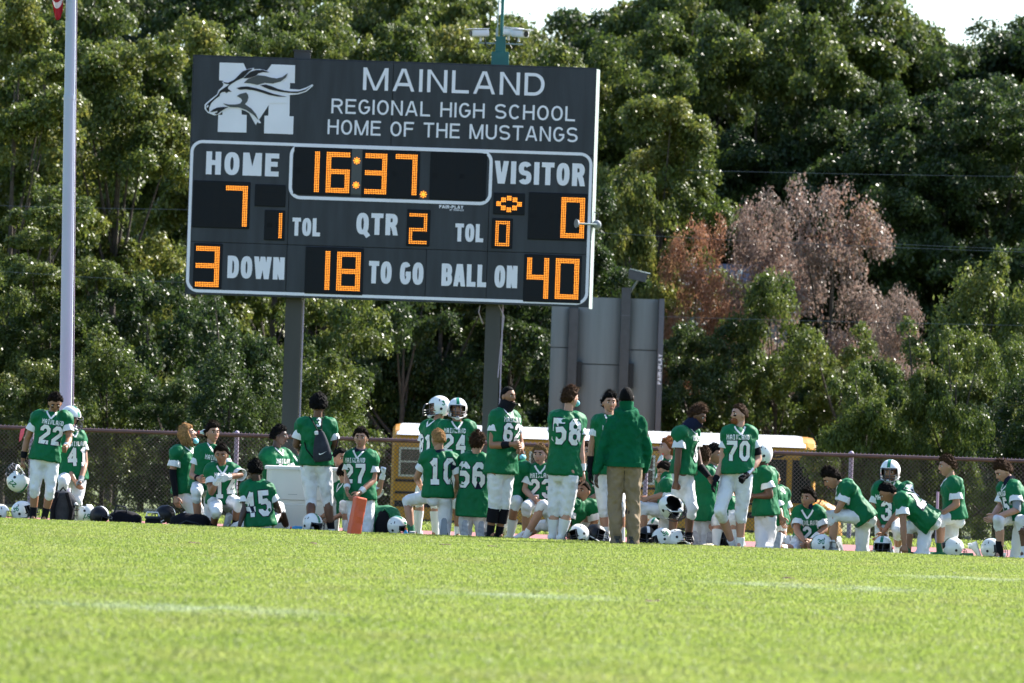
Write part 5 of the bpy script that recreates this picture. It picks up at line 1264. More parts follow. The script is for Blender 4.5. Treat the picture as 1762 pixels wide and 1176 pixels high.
def finish_people():
    dg = bpy.context.evaluated_depsgraph_get()
    for o in PEND:
        me = bpy.data.meshes.new_from_object(o.evaluated_get(dg)); me.name = o.name; old = o.data; mats = list(old.materials)
        o.modifiers.clear(); me.materials.clear()
        for m in mats: me.materials.append(m)
        o.data = me; n = len(me.vertices)
        if not o.name.startswith('body'):
            co = np.empty(n*3); no = np.empty(n*3); me.vertices.foreach_get('co', co); me.vertices.foreach_get('normal', no); co = co.reshape(-1, 3); no = no.reshape(-1, 3)
            amp = .010 if o.name.startswith(('jersey', 'pants')) else .014
            seed = hash(o.name) % 97 if False else sum(map(ord, o.name)) % 97
            d = np.array([noise.noise((c[0]*9+c[2]*4+seed, c[1]*9, c[2]*5.5)) + .6*noise.noise((c[0]*20+seed, c[1]*20-c[2]*6, c[2]*13)) for c in co])
            # ridged folds
            d = (1-np.abs(d)*2.2)*amp - amp*.5
            co += no*d[:, None]; me.vertices.foreach_set('co', co.ravel()); me.update()
        me.polygons.foreach_set('use_smooth', [True]*len(me.polygons))
    for e in PEOPLE:
        body = e['body']; me = body.data; mb = MB()
        mb.v = [tuple(v.co) for v in me.vertices]; mb.f = [tuple(p.vertices) for p in me.polygons]; mb.mi = [0]*len(mb.f)
        hm = e['hm']; o = len(mb.v); mb.v += [tuple(hm @ Vector(v)) for v in HEAD.v]; mb.f += [tuple(i+o for i in f) for f in HEAD.f]; mb.mi += HEAD.mi
        for H_, mw in e['hands']:
            o = len(mb.v); mb.v += [tuple(mw @ Vector(v)) for v in H_.v]; mb.f += [tuple(i+o for i in f) for f in H_.f]; mb.mi += [0]*len(H_.f)
        nm = mb.mesh('body', [SK[e['skin']], M['eye'], M['iris'], SK[e['skin']+'_lip'], HR['dark']], True); fixn(nm); body.data = nm
        if not e['pad']: continue
        jm = e['jersey'].data; bvh = BVHTree.FromPolygons([v.co.copy() for v in jm.vertices], [tuple(p.vertices) for p in jm.polygons])
        per = e['per']; up, nf = e['up'], e['nf']
        if e['num']:
            rt = up.cross(nf).normalized(); n3 = rt.cross(up).normalized(); c = e['nc']; c = c + Vector((0, 1, 0))*max(-.5, min(.5, (e['N']-c).dot(n3)/(n3.y if abs(n3.y) > .3 else -.3)))
            wq = .80 if e['side'] == 'back' else .88; sqz = lambda Q: [[Vector((p.x*wq, p.y)) for p in q[:4]]+[q[4]] for q in Q]
            k_ = (c-e['N']).dot(rt); c = c-rt*(k_-max(-.035, min(.035, k_)))
            if e['side'] == 'back' and e['numh'] > .2: e['numh'] = .33
            Q = sqz(strokes(e['num'], e['numh'], .285)); mb = decal(bvh, Q, c, rt, up, n3, .004)
            if mb.v: mb.obj('number_outline', M['navy'], per)
            Q = sqz(strokes(e['num'], e['numh'], .205)); mb = decal(bvh, Q, c, rt, up, n3, .0075)
            if mb.v: mb.obj('jersey_number', M['ink'], per)
            if e['word']:
                Q = strokes('MAINLAND', .062, .20); Q = [[Vector((p.x*.78, p.y)) for p in q[:4]]+[q[4]] for q in Q]
                mb = decal(bvh, Q, c+up*(e['numh']*.5+.045), rt, up, n3, .006)
                if mb.v: mb.obj('jersey_lettering', M['ink'], per)
        # small shoulder numbers
        if e['collar']:
            f = e['f']; rt = up.cross(f).normalized(); Q = []
            pl = [Vector((-.07, .03)), Vector((-.05, -.012)), Vector((0, -.075)), Vector((.05, -.012)), Vector((.07, .03))]
            for i in range(4):
                d = (pl[i+1]-pl[i]).normalized(); n2 = Vector((-d.y, d.x))*.011
                for j in range(4):
                    t0, t1 = pl[i].lerp(pl[i+1], j/4), pl[i].lerp(pl[i+1], (j+1)/4); Q.append([t0+n2, t0-n2, t1-n2, t1+n2])
            mb = decal(bvh, Q, e['N']-up*.015, rt, up, f, .006)
            if mb.v: mb.obj('collar', M['ink'], per)
def dp(px, off=0.0): return crest(pix(px, 800, 72).x) + 1.4 + off
# ---- left group
person('player 22 standing with bowed head, white helmet in his hand, before the flagpole', dp(80, -.3), 5, 8, dict(H=(95, 694, -.04), N=(89, 709), SL=(60, 720), SR=(118, 722), P=(77, 789), EL=(46, 758, .02), WL=(39, 793, 0), ER=(119, 757, -.06), WR=(114, 770, -.28), KL=(60, 841, -.04), AL=(57, 889, .02), KR=(87, 845, -.05), AR=(76, 889, .02)),
 'tan', ('curly', 'dark'), hp=32, num='22', side='front', nc=(88, 749), word=1, sock=('black', .15), bands=(('black', .32), ('white', .14)), handk=('fist', 'fist'), shoe='shoewhite')
person('player 41 kneeling behind player 22, white helmet on his head turned aside', dp(130, 1.0), 18, 55, dict(H=(121, 719, 0), N=(123, 741), SL=(104, 753), SR=(142, 755), P=(125, 822), EL=(112, 800, -.05), WL=(130, 829, -.22), ER=(146, 798, 0), WR=(139, 827, -.2), KL=(109, 829, -.38), AL=(104, 889, -.1), KR=(133, 862, -.1), AR=(134, 893, .25)),
 'light', None, hp=25, num='41', side='front', nc=(129, 786), word=1, worn='-', gl=(None, 'grey'), handk=('relax', 'fist'), sock=('white', .3))
person('long haired blond player with a blue mask under his chin and one black sleeve', dp(320, .9), 62, 78, dict(H=(323, 749), N=(317, 769), SL=(302, 781, -.2), SR=(331, 782, .15), P=(318, 846), EL=(297, 813, -.2), WL=(303, 856, -.25), KL=(333, 880, -.12), AL=(300, 893, .1), KR=(345, 884, .1), AR=(318, 893, .2)),
 'light', ('long', 'blond'), hp=-22, mask='low', sleeve=(('black', .42, .98), 'skin'), sock=('white', .3))
person('dark haired player kneeling between the long haired blond player and squatting player 14', dp(365, .5), 28, 30, dict(H=(366, 746), N=(363, 765), SL=(342, 779, -.05), SR=(387, 781), P=(352, 838), EL=(330, 819, -.05), WL=(342, 824, -.26), ER=(395, 818, .0), WR=(392, 835, -.2), KL=(338, 848, -.42), AL=(342, 898, -.3), KR=(362, 895, -.1), AR=(355, 897, .3)),
 'light', ('messy', 'dark'), hp=-4, num='7', side='front', nc=(378, 812), word=1, bands=(('black', .1), None), sock=('white', .1))
person('player 14 squatting with white gloves held at his mouth, just left of player 45', dp(385, .0), 8, -5, dict(H=(381, 783, -.05), N=(381, 802), SL=(359, 811), SR=(405, 811), P=(381, 862, .05), EL=(364, 848, -.12), WL=(373, 828, -.26), ER=(414, 817, -.1), WR=(391, 822, -.28), KL=(373, 881, -.45), AL=(367, 900, -.1), KR=(411, 866, -.3), AR=(404, 900, -.15)),
 'tan', ('curly', 'dark'), hp=14, num='14', side='front', nc=(388, 838), word=1, gl=('white', 'white'), handk=('fist', 'fist'), sock=('black', .12), shoe='shoeblack')
person('player 45 sitting on the grass with his back to us, leaning on his left arm', dp(445, -.5), 180, 190, dict(H=(439, 810), N=(442, 829), SL=(420, 843), SR=(464, 843), P=(448, 898), EL=(422, 872, -.05), WL=(412, 905, -.1), ER=(476, 872, .05), WR=(482, 888, .3), KL=(408, 889, .35), AL=(395, 904, .6), KR=(480, 872, .35), AR=(496, 902, .55)),
 'dark', ('curly', 'black'), hp=5, num='45', side='back', nc=(443, 867), handk=('flat', 'relax'), sock=('white', .2))
person('dark skinned player seen in profile sitting behind the white tub', dp(478, 1.3), 62, 80, dict(H=(481, 751), N=(474, 772), SL=(456, 785, -.12), SR=(494, 787), P=(472, 852), EL=(462, 822, -.05), WL=(475, 840, -.2), KR=(498, 868, .1), AR=(500, 896, .1), KL=(490, 868, -.2), AL=(492, 896, -.2)), 'dark', ('curly', 'black'), num='91', side='front', nc=(486, 816), word=1)
person('player resting behind the white tub, mostly hidden by the standing bag wearer', dp(510, 1.8), 0, 200, dict(H=(522, 775, .2), N=(515, 788, .1), SL=(494, 793), SR=(538, 793), P=(515, 850), KL=(505, 860, -.3), AL=(505, 896), KR=(530, 860, -.3), AR=(530, 896)), 'light', ('short', 'dark'), hp=20)
person('afro haired player standing with his back to us, a drawstring bag on his back', dp(545, -.1), 180, 178, dict(H=(548, 700), N=(546, 720), SL=(516, 733), SR=(572, 734), P=(543, 797), EL=(509, 766, .02), WL=(522, 778, .26), ER=(576, 765, .04), WR=(567, 782, .26), KL=(535, 860, .0), AL=(535, 902), KR=(563, 858, .03), AR=(571, 903)),
 'brown', ('afro', 'black'), num='3', side='back', numh=.12, nc=(549, 727), bulk=1.08, sock=('black', .14), hs=1.02)
person('dark haired player sitting low between the tub and player 27', dp(592, 1.3), -20, 35, dict(H=(585, 790), N=(586, 808), SL=(568, 819), SR=(607, 819), P=(588, 868), KL=(575, 880, -.4), AL=(576, 898, -.2), KR=(602, 862, -.4), AR=(604, 900, -.2)), 'tan', ('short', 'black'), hp=0)
person('player lying low beside the tub with only his dark hair and white trousers showing', dp(596, .7), -60, 150, dict(H=(593, 815), N=(594, 832), SL=(582, 842), SR=(608, 842), P=(602, 880), KL=(594, 870, -.4), AL=(596, 902, -.4), KR=(612, 880, -.3), AR=(606, 902, -.4)), 'light', ('short', 'dark'), hp=10)
person('player behind number 27 whose white gloved fist is raised', dp(632, 1.2), 0, 10, dict(H=(624, 808, .1), N=(626, 824), SL=(610, 838), SR=(640, 838), P=(624, 880), ER=(650, 848, -.1), WR=(659, 818, -.15), KL=(610, 892, -.35), AL=(612, 900), KR=(640, 890, -.35), AR=(640, 900)), 'light', ('short', 'dark'), gl=(None, 'white'), handk=('relax', 'fist'))
person('player 27 kneeling upright with his mouth open, white wristbands, right of the tub', dp(620, .1), -14, -8, dict(H=(621, 755), N=(620, 777), SL=(600, 789), SR=(644, 790), P=(620, 852), EL=(597, 824, -.02), WL=(597, 843, -.2), ER=(643, 826, -.05), WR=(617, 850, -.26), KL=(611, 907, -.1), AL=(606, 912, .3), KR=(633, 912, -.1), AR=(632, 914, .3)),
 'light', ('curly', 'dark'), num='27', side='front', nc=(611, 815), word=1, gaiter=('navy', 0), bands=(('white', .2), ('white', .2)), sock=('white', .2), jlen=.07)
# ---- centre group
person('helmeted player in long white sleeves standing sideways behind player 24', dp(742, 1.6), -45, -80, dict(H=(756, 702), N=(750, 724), SL=(732, 738), SR=(764, 738), P=(744, 800), EL=(728, 770), WL=(730, 806), ER=(768, 770), WR=(765, 800), KL=(722, 856), AL=(719, 902), KR=(748, 858), AR=(750, 902)), 'light', None, hp=5, num='81', side='front', nc=(738, 765), worn='3', sleeve=(('white', .3, 1), ('white', .3, 1)), sock=('white', .3))
person('player 24 standing in a white helmet with a dark face cage, facing us', dp(785, 1.0), 4, 3, dict(H=(787, 706), N=(786, 727), SL=(760, 737), SR=(812, 738), P=(784, 805), EL=(752, 775), WL=(757, 810), ER=(818, 775), WR=(814, 810), KL=(770, 860), AL=(770, 908), KR=(789, 862, -.02), AR=(788, 912)),
 'tan', None, num='24', side='front', nc=(781, 764), word=1, worn='-', sock=('white', .12), bulk=1.05)
person('short haired blond player 10 kneeling on one knee with his back to us', dp(755, -.3), 188, 212, dict(H=(754, 757), N=(754, 777), SL=(731, 789), SR=(782, 793), P=(753, 853), EL=(717, 823, .06), WL=(724, 838, .26), ER=(789, 826, .04), WR=(784, 846, .2), KL=(701, 862, .25), AL=(709, 909, .15), KR=(766, 915, .05), AR=(764, 913, -.35)),
 'light', ('short', 'blond'), hp=6, num='10', side='back', nc=(764, 811), gaiter=('navy', 0), sock=('sockgreen', .14), jlen=.03, shoe='shoegrey')
person('dark curly haired player 66 kneeling with his back to us in a long jersey', dp(818, -.1), 178, 158, dict(H=(822, 763), N=(818, 783), SL=(797, 794), SR=(839, 797), P=(814, 868), EL=(790, 830, .1), WL=(795, 850, .3), ER=(841, 828, .02), WR=(838, 858, .1), KL=(802, 916, .15), AL=(800, 916, -.3), KR=(830, 917, .15), AR=(828, 917, -.3)),
 'pale', ('messy', 'brown'), num='66', side='back', nc=(800, 817), sock=('black', .12), jlen=.16, bulk=1.05)
person('bearded player 62 standing with a black neck gaiter and black knee sleeves, hands joined', dp(862, -.6), 50, 52, dict(H=(874, 683), N=(869, 706), SL=(851, 720, -.1), SR=(886, 723, .1), P=(862, 812), EL=(847, 767, -.12), WL=(882, 765, -.32), ER=(896, 768, .08), WR=(896, 774, -.12), KL=(851, 866, -.03), AL=(843, 917, .02), KR=(868, 866, .03), AR=(858, 917, .1)),
 'tan', ('buzz', 'black'), gaiter=('black', 1), num='62', side='front', nc=(884, 746), word=1, kneepad='black', sock=('black', .13), shoe='shoeblack', bands=(('black', .34), None), handk=('fist', 'relax'), bulk=1.1, jlen=.03)
person('kneeling player with a pale blue mask half hidden behind player 62', dp(886, .9), 130, 60, dict(H=(889, 779), N=(886, 797), SL=(870, 805), SR=(906, 808), P=(880, 866), ER=(897, 829, 0), WR=(885, 846, -.1), KR=(888, 862, -.3), AR=(878, 906, -.2), KL=(868, 905, .1), AL=(866, 908, .4)), 'tan', ('short', 'dark'), mask=1, sock=('white', .25))
person('wavy haired player 23 sitting between players 62 and 58', dp(932, .9), -5, -18, dict(H=(929, 784), N=(931, 803), SL=(913, 814), SR=(950, 814), P=(932, 868), EL=(903, 843, -.03), WL=(918, 858, -.25), ER=(958, 845, 0), WR=(950, 860, -.2), KL=(906, 872, -.4), AL=(904, 905, -.1), KR=(948, 880, -.4), AR=(956, 908, -.2)),
 'pale', ('curly', 'lightbrown'), num='23', side='front', nc=(933, 841), word=1, sock=('white', .12))
person('large player 58 standing with his back turned, blue mask and brown hair, taped wrist', dp(972, -.6), 140, 130, dict(H=(982, 686), N=(977, 709), SL=(952, 722, -.05), SR=(1000, 727, .05), P=(971, 812), EL=(950, 772, .15), WL=(962, 796, .3), ER=(999, 775, -.02), WR=(1003, 815, -.02), KL=(953, 876, .03), AL=(951, 922, .08), KR=(976, 876, -.03), AR=(966, 924, -.0)),
 'pale', ('messy', 'brown'), mask=1, num='58', side='back', nc=(955, 742), bands=(None, ('white', .3)), sock=('white', .24), bulk=1.14, jlen=.05)
person('tall dark haired player in black gloves facing us behind the man in the hooded top', dp(1045, .3), 8, 12, dict(H=(1049, 694), N=(1048, 716), SL=(1025, 728), SR=(1074, 728), P=(1046, 812), EL=(1017, 773), WL=(1015, 812, -.05), ER=(1080, 772), WR=(1076, 810), KL=(1038, 873, -.02), AL=(1043, 922), KR=(1068, 873), AR=(1070, 922)),
 'light', ('messy', 'black'), num='72', side='front', nc=(1056, 760), word=1, gl=('black', 'black'), sleeve=(('black', .66, .98), 'skin'), sock=('white', .2))
person('man in a green hooded top and khaki trousers standing with his back to us', 69.6, 178, 172, dict(H=(1078, 685), N=(1078, 712), SL=(1050, 728), SR=(1105, 728), P=(1075, 799), EL=(1036, 777, .0), WL=(1027, 818, -.04), ER=(1114, 775, .04), WR=(1109, 812, .12), KL=(1059, 870), AL=(1062, 927), KR=(1088, 870), AR=(1088, 927)),
 'dark', ('buzz', 'black'), top='hoodie', legs='khaki', shoe='shoeblack', bulk=1.1, jlen=.03, gaiter=('hoodie', 1), hs=1.08, grp='grown men among the players') 
person('player 4 reclining on the ground with one knee raised, behind player 58\'s legs', dp(985, .35), -60, -30, dict(H=(1003, 846, .05), N=(1000, 862, .05), SL=(982, 868, -.1), SR=(1020, 872, .15), P=(966, 902), EL=(978, 895, -.1), WL=(980, 914, -.05), ER=(1024, 898, .15), WR=(1012, 914, .2), KL=(934, 868, -.15), AL=(903, 908, -.1), KR=(930, 905, .15), AR=(888, 912, .1)),
 'light', ('short', 'dark'), num='4', side='front', nc=(985, 890), word=1, sock=('white', .14), shoe='shoeblack', kneepad=None, sleeve=(('black', .55, 1), 'skin'), toe=[(-1, 0, .2), (-1, 0, .3)])
person('player kneeling behind player 58 with a white thigh raised beside the hooded man', dp(1028, 1.0), -60, 20, dict(H=(1010, 779, 0), N=(1014, 798), SL=(1000, 812), SR=(1034, 815), P=(1040, 873), KL=(1009, 869, -.2), AL=(1009, 912, -.2), KR=(1036, 915, .1), AR=(1060, 918, .3), EL=(998, 842), WL=(1006, 858, -.2)), 'pale', ('short', 'brown'), sock=('white', .24))
person('player in profile right of the hooded man holding a small bottle to his mouth', dp(1147, 1.6), -50, -70, dict(H=(1147, 773), N=(1152, 793), SL=(1138, 808, .0), SR=(1168, 810), P=(1150, 866), EL=(1138, 838, -.15), WL=(1134, 806, -.25), ER=(1170, 840), WR=(1160, 856, -.2), KL=(1120, 876, -.1), AL=(1124, 914), KR=(1140, 910, .2), AR=(1160, 912, .4)), 'pale', ('messy', 'ginger'), hp=-12, handk=('fist', 'relax'))
person('player kneeling in profile beside the khaki trousers, forearm resting on his white thigh', dp(1140, .5), -80, -75, dict(H=(1146, 812, .3), N=(1150, 826, .2), SL=(1149, 836, -.15), SR=(1152, 834, .2), P=(1150, 884), EL=(1150, 850, -.15), WL=(1116, 858, -.15), KL=(1106, 872, -.15), AL=(1104, 915, -.12), KR=(1142, 922, .1), AR=(1178, 924, .15), ER=(1142, 860, .2), WR=(1118, 864, .15)), 'light', ('short', 'dark'), hp=25, sock=('white', .1))
# ---- right group
person('player in a pulled up dark gaiter looking down, helmet in one hand, shaking hands', dp(1178, -.3), 72, 78, dict(H=(1200, 716), N=(1184, 737), SL=(1168, 748, -.2), SR=(1192, 748, .18), P=(1176, 812), EL=(1167, 787, -.22), WL=(1163, 830, -.2), ER=(1204, 802, .1), WR=(1221, 822, -.02), KL=(1163, 876, .08), AL=(1155, 926, .1), KR=(1190, 876, -.08), AR=(1184, 930, -.05)),
 'brown', ('messy', 'brown'), hp=24, gaiter=('navy', 1), num='8', side='front', nc=(1196, 778), word=1, sleeve=('skin', ('black', .55, .98)), sock=('black', .16), shoe='shoeblack', handk=('fist', 'relax'))
person('red bearded player 70 standing with eye black, black gloves and one hand on his hip', dp(1270, -.6), -28, -62, dict(H=(1272, 714), N=(1271, 736), SL=(1249, 748, -.03), SR=(1295, 748, .03), P=(1270, 811), EL=(1243, 800, -.02), WL=(1231, 826, -.1), ER=(1305, 790, .05), WR=(1283, 820, -.16), KL=(1239, 880, -.2), AL=(1262, 922, .15), KR=(1275, 884, -.02), AR=(1274, 938, .02)),
 'pale', ('short', 'brown'), num='70', side='front', nc=(1261, 776), word=1, gl=('black', 'black'), sleeve=('skin', ('black', .22, .42)), bands=(None, ('chrome', .3)), sock=('white', .1), handk=('relax', 'fist'), bulk=1.1)
person('curly haired player kneeling with his back to us below the handshake, long green jersey', dp(1209, .5), 165, 150, dict(H=(1211, 789), N=(1209, 807), SL=(1194, 818), SR=(1224, 820), P=(1208, 878), EL=(1190, 848), WL=(1196, 868, .2), ER=(1219, 850), WR=(1205, 868, .05), KL=(1200, 928, .1), AL=(1196, 928, -.3), KR=(1216, 928, .1), AR=(1220, 928, -.3)), 'brown', ('curly', 'brown'), jlen=.14, sock=('white', .2))
person('dark haired player looking right, sitting behind the clasped hands', dp(1232, 1.3), 30, 62, dict(H=(1229, 784), N=(1230, 803), SL=(1212, 816), SR=(1250, 818), P=(1234, 872), KL=(1216, 888, -.4), AL=(1216, 912), KR=(1252, 880, -.4), AR=(1254, 914)), 'tan', ('curly', 'black'), num='55', side='front', nc=(1234, 838))
person('player sitting in the gap left of player 70 with green banded white socks', dp(1240, .6), -10, 170, dict(H=(1247, 845, .2), N=(1247, 858, .2), SL=(1232, 868), SR=(1262, 868), P=(1248, 905), KL=(1236, 890, -.4), AL=(1232, 928, -.5), KR=(1262, 892, -.4), AR=(1264, 926, -.5)), 'light', ('short', 'dark'), sock=('white', .22))
person('helmeted player kneeling on both knees facing left, just behind player 70', dp(1318, .1), -70, -80, dict(H=(1310, 783), N=(1314, 804), SL=(1316, 818, -.2), SR=(1326, 820, .2), P=(1318, 882), EL=(1325, 853, -.2), WL=(1298, 854, -.2), ER=(1318, 855, .2), WR=(1296, 858, .1), KL=(1311, 938, -.1), AL=(1350, 938, -.1), KR=(1322, 936, .12), AR=(1358, 938, .12)), 'brown', None, worn='-', hp=10, sock=('white', .25), jlen=.04, bulk=1.08)
person('player kneeling with one white knee up behind the helmeted kneeling player', dp(1338, .9), 60, 120, dict(H=(1329, 823), N=(1332, 838), SL=(1328, 850, -.15), SR=(1348, 852, .15), P=(1336, 900), EL=(1340, 876, -.1), WL=(1345, 892, -.2), KR=(1344, 905, -.1), AR=(1354, 936, -.2), KL=(1322, 932, -.1), AL=(1310, 934, .2)), 'tan', ('short', 'dark'), sock=('white', .2), sock2=('sockgreen', .06))
person('player 2 in a dark neck gaiter leaning low on his elbows, facing us', dp(1393, .2), -8, -32, dict(H=(1390, 859), N=(1391, 876), SL=(1371, 885), SR=(1414, 885), P=(1392, 928, .1), EL=(1371, 914, -.1), WL=(1384, 932, -.3), ER=(1419, 911, -.1), WR=(1394, 932, -.3), KL=(1364, 930, -.3), AL=(1345, 935, -.5), KR=(1424, 932, -.2), AR=(1440, 936, .1)), 'light', ('curly', 'dark'), gaiter=('navy', 0), num='2', side='front', nc=(1392, 914), numh=.20, word=1, bands=(None, ('ink', .4)))
person('dark haired player on one knee in profile, head bowed, right of player 2', dp(1460, .0), -80, -72, dict(H=(1431, 824), N=(1448, 832), SL=(1461, 842, -.2), SR=(1457, 838, .2), P=(1488, 891), EL=(1449, 866, -.2), WL=(1437, 884, -.16), ER=(1446, 870, .2), WR=(1438, 884, .12), KL=(1433, 887, -.12), AL=(1433, 940, -.1), KR=(1483, 946, .12), AR=(1520, 948, .14)),
 'light', ('messy', 'dark'), hp=35, sock=('white', .14), jlen=.05)
person('player in a white helmet kneeling and facing us behind number 29', dp(1530, .9), -5, -14, dict(H=(1532, 813), N=(1531, 832), SL=(1508, 843), SR=(1551, 844), P=(1531, 898), EL=(1503, 876), WL=(1514, 908, -.15), ER=(1549, 878, -.1), WR=(1518, 918, -.3), KL=(1518, 934, -.3), AL=(1520, 938, .1), KR=(1545, 915, -.4), AR=(1545, 945, -.1)), 'tan', None, worn='-', num='3', side='front', nc=(1526, 879), word=1, hp=6)
person('player 29 bending far forward on one knee, hand reaching down to the grass', dp(1570, -.1), -78, -95, dict(H=(1528, 849), N=(1545, 855), SL=(1553, 862, -.22), SR=(1560, 842, .2), P=(1600, 896), EL=(1554, 904, -.26), WL=(1556, 938, -.3), ER=(1572, 880, .2), WR=(1562, 916, .2), KL=(1586, 950, -.1), AL=(1626, 952, -.05), KR=(1562, 908, .15), AR=(1562, 944, .12)),
 'tan', ('short', 'black'), hp=38, num='29', side='back', nc=(1581, 846), sock=('sockgreen', .2), shoe='shoeblack', jlen=.06)
person('brown haired player kneeling in profile facing left behind number 29', dp(1637, .5), -82, -80, dict(H=(1630, 803), N=(1637, 823), SL=(1644, 836, -.2), SR=(1640, 836, .2), P=(1643, 890), EL=(1646, 869, -.2), WL=(1624, 881, -.18), ER=(1640, 868, .2), WR=(1622, 882, .1), KL=(1617, 892, -.15), AL=(1618, 936, -.12), KR=(1632, 938, .1), AR=(1672, 942, .12)), 'light', ('curly', 'brown'), hp=6, sock=('sockgreen', .16))
person('player 35 kneeling at the right edge looking down, grey sleeve on his upper arm', dp(1737, -.2), -55, -64, dict(H=(1726, 812), N=(1738, 830), SL=(1748, 844, -.15), SR=(1728, 842, .2), P=(1752, 890), EL=(1750, 878, -.25), WL=(1714, 890, -.3), ER=(1722, 870, .15), WR=(1708, 888, -.05), KL=(1718, 896, -.3), AL=(1721, 949, -.25), KR=(1747, 956, -.05), AR=(1780, 958, .15)),
 'pale', ('messy', 'brown'), hp=32, gaiter=('navy', 0), num='35', side='front', nc=(1726, 874), word=1, sock=('black', .18), sleeve=(('grey', .25, .52), 'skin'))
person('player cut by the right edge of the picture, only a bare knee and shin showing', dp(1775, -.7), -70, -80, dict(H=(1805, 830), N=(1808, 846), SL=(1806, 858, -.15), SR=(1812, 858, .15), P=(1808, 908), KL=(1757, 896, -.1), AL=(1764, 955, -.1), KR=(1800, 960, .1), AR=(1835, 962, .1)), 'brown', ('short', 'dark'), hp=20, sock=('white', .1))
finish_people()

# pockets and hem for the khaki trousers
e = [x for x in PEOPLE if not x['pad']][0]; bt = BVHTree.FromPolygons([v.co.copy() for v in e['pants'].data.vertices], [tuple(p_.vertices) for p_ in e['pants'].data.polygons])
PVc = e['N']-e['up']*.62
for (u0, v0, w_, h_) in ((-.085, -.02, .10, .010), (.085, -.02, .10, .010), (0, -.16, .006, .24)):
    Q = []
    for i in range(6):
        x0, x1 = (u0-w_/2+w_*i/6, u0-w_/2+w_*(i+1)/6) if w_ > h_ else (u0-w_/2, u0+w_/2)
        y0, y1 = (v0-h_/2, v0+h_/2) if w_ > h_ else (v0-h_/2+h_*i/6, v0-h_/2+h_*(i+1)/6)
        Q.append([Vector((x0, y0)), Vector((x1, y0)), Vector((x1, y1)), Vector((x0, y1))])
    mb = decal(bt, Q, PVc, e['up'].cross(-e['f']).normalized(), e['up'], -e['f'], .002)
    if mb.v: mb.obj('trouser_seam' if w_ < h_ else 'back_pocket', M['darkgrey'], e['per'])
# beard, eye black
e = [x for x in PEOPLE if x['num'] == '70'][0]
o = MB().ell((0, -.066, -.075), [(.055, 0, 0), (0, .036, 0), (0, 0, .045)], 16, 10).obj('beard', HR['ginger'], e['per'], True); o.matrix_local = e['hm']
mb = MB()
for s_ in (-1, 1): mb.ell((s_*.036, -.081, -.012), [(.021, s_*.010, 0), (0, .006, 0), (0, 0, .010)], 10, 6)
mb.obj('eye_black', M['black'], e['per'], True).matrix_local = e['hm']
e = [x for x in PEOPLE if x['num'] == '22'][0]
mb = MB()
for s_ in (-1, 1): mb.ell((s_*.036, -.081, -.012), [(.018, s_*.010, 0), (0, .006, 0), (0, 0, .007)], 10, 6)
mb.obj('eye_black', M['black'], e['per'], True).matrix_local = e['hm']
e = [x for x in PEOPLE if x['num'] == '62'][0]
MB().ell((0, -.070, -.078), [(.052, 0, 0), (0, .032, 0), (0, 0, .036)], 16, 10).obj('beard', HR['black'], e['per'], True).matrix_local = e['hm']

# ---------- helmets
def helmet(label, px, py, D, yaw, pitch=0, roll=0, num=None, dark=False, s=1.0, grp='helmets lying on the ground', ongrass=True):
    p = pix(px, py, D)
    if ongrass: p.z = max(p.z-0, ground(p.x, D)+.135)
    r = empty('helmet', p, label, 'helmet', grp); r.matrix_world = Matrix.Translation(p) @ Matrix.Rotation(R(yaw), 4, 'Z') @ Matrix.Rotation(R(roll), 4, 'Y') @ Matrix.Rotation(R(pitch), 4, 'X') @ Matrix.Scale(s, 4)
    place_helmet(r, Matrix(), num, dark); return r
HG = 'helmets held in hands'
helmet('white helmet numbered 22 in green hanging from the left player\'s hand', 30, 828, dp(30, -.35), -115, 40, 170, '22', grp=HG, ongrass=False, s=1.12)
helmet('white helmet with black lining hanging from the gaitered player\'s hand', 1153, 873, dp(1153, -.75), 35, -55, 150, None, grp=HG, ongrass=False, s=1.15)
helmet('white helmet cut off by the left picture edge', 0, 884, dp(0, .2), 100, 0, 0)
helmet('white helmet numbered 36 standing left of player 22\'s feet', 38, 880, dp(38, .3), 75, -20, 0, '36', s=1.08)
helmet('white helmet numbered 57 lying upside down right of the black backpack', 146, 884, dp(146, .4), -90, 0, 178, '57', s=1.0)
helmet('dark helmet with a white chin piece on the ground right of helmet 57', 172, 888, dp(172, -.1), 60, 20, 0, None, True)
helmet('black helmet behind the small black cooler bag', 284, 886, dp(284, .5), -100, 10, 0, None, True)
helmet('white helmet with a green stripe at the feet of the backpack wearer', 538, 901, dp(538, -.4), 42, 15, 0, s=1.05)
helmet('white helmet with gloves on top beside the green backpack', 684, 905, dp(684, -.2), 60, 10, -15)
helmet('white helmet with a green mark lying in front of player 58\'s feet', 996, 919, dp(996, -.5), -60, 5, -20)
helmet('black helmet lying next to the white one by the hooded man', 1024, 919, dp(1024, -.3), 60, 0, 20, None, True)
helmet('dark helmet whose cage faces us at the khaki trousers\' feet', 1112, 923, dp(1112, -.2), 10, 0, 5, None, True)
helmet('white helmet numbered 58 lying right of the dark caged helmet', 1139, 926, dp(1139, -.5), -80, 15, -10, '58')
helmet('white helmet with a black lining showing, right of helmet 58', 1163, 928, dp(1163, -.4), 90, -20, 30)
helmet('white helmet with a golden glint farther back behind helmet 58', 1129, 908, dp(1129, .8), -30, 0, 0)
helmet('white helmet with a dark face mask below the handshake', 1219, 908, dp(1219, .9), 20, 0, 0)
helmet('black helmet on the grass behind player 70\'s shin', 1249, 930, dp(1249, .3), -60, 0, 10, None, True)
helmet('white helmet numbered 30 left of the bowed kneeling player\'s shoe', 1414, 937, dp(1414, -.3), 100, 0, 0, '30')
helmet('white helmet with its dark cage facing us in front of number 29', 1519, 940, dp(1519, -.3), -12, 0, 0)
helmet('white helmet with a green stripe lying behind player 29\'s foot', 1641, 943, dp(1641, .1), 110, 25, 0)
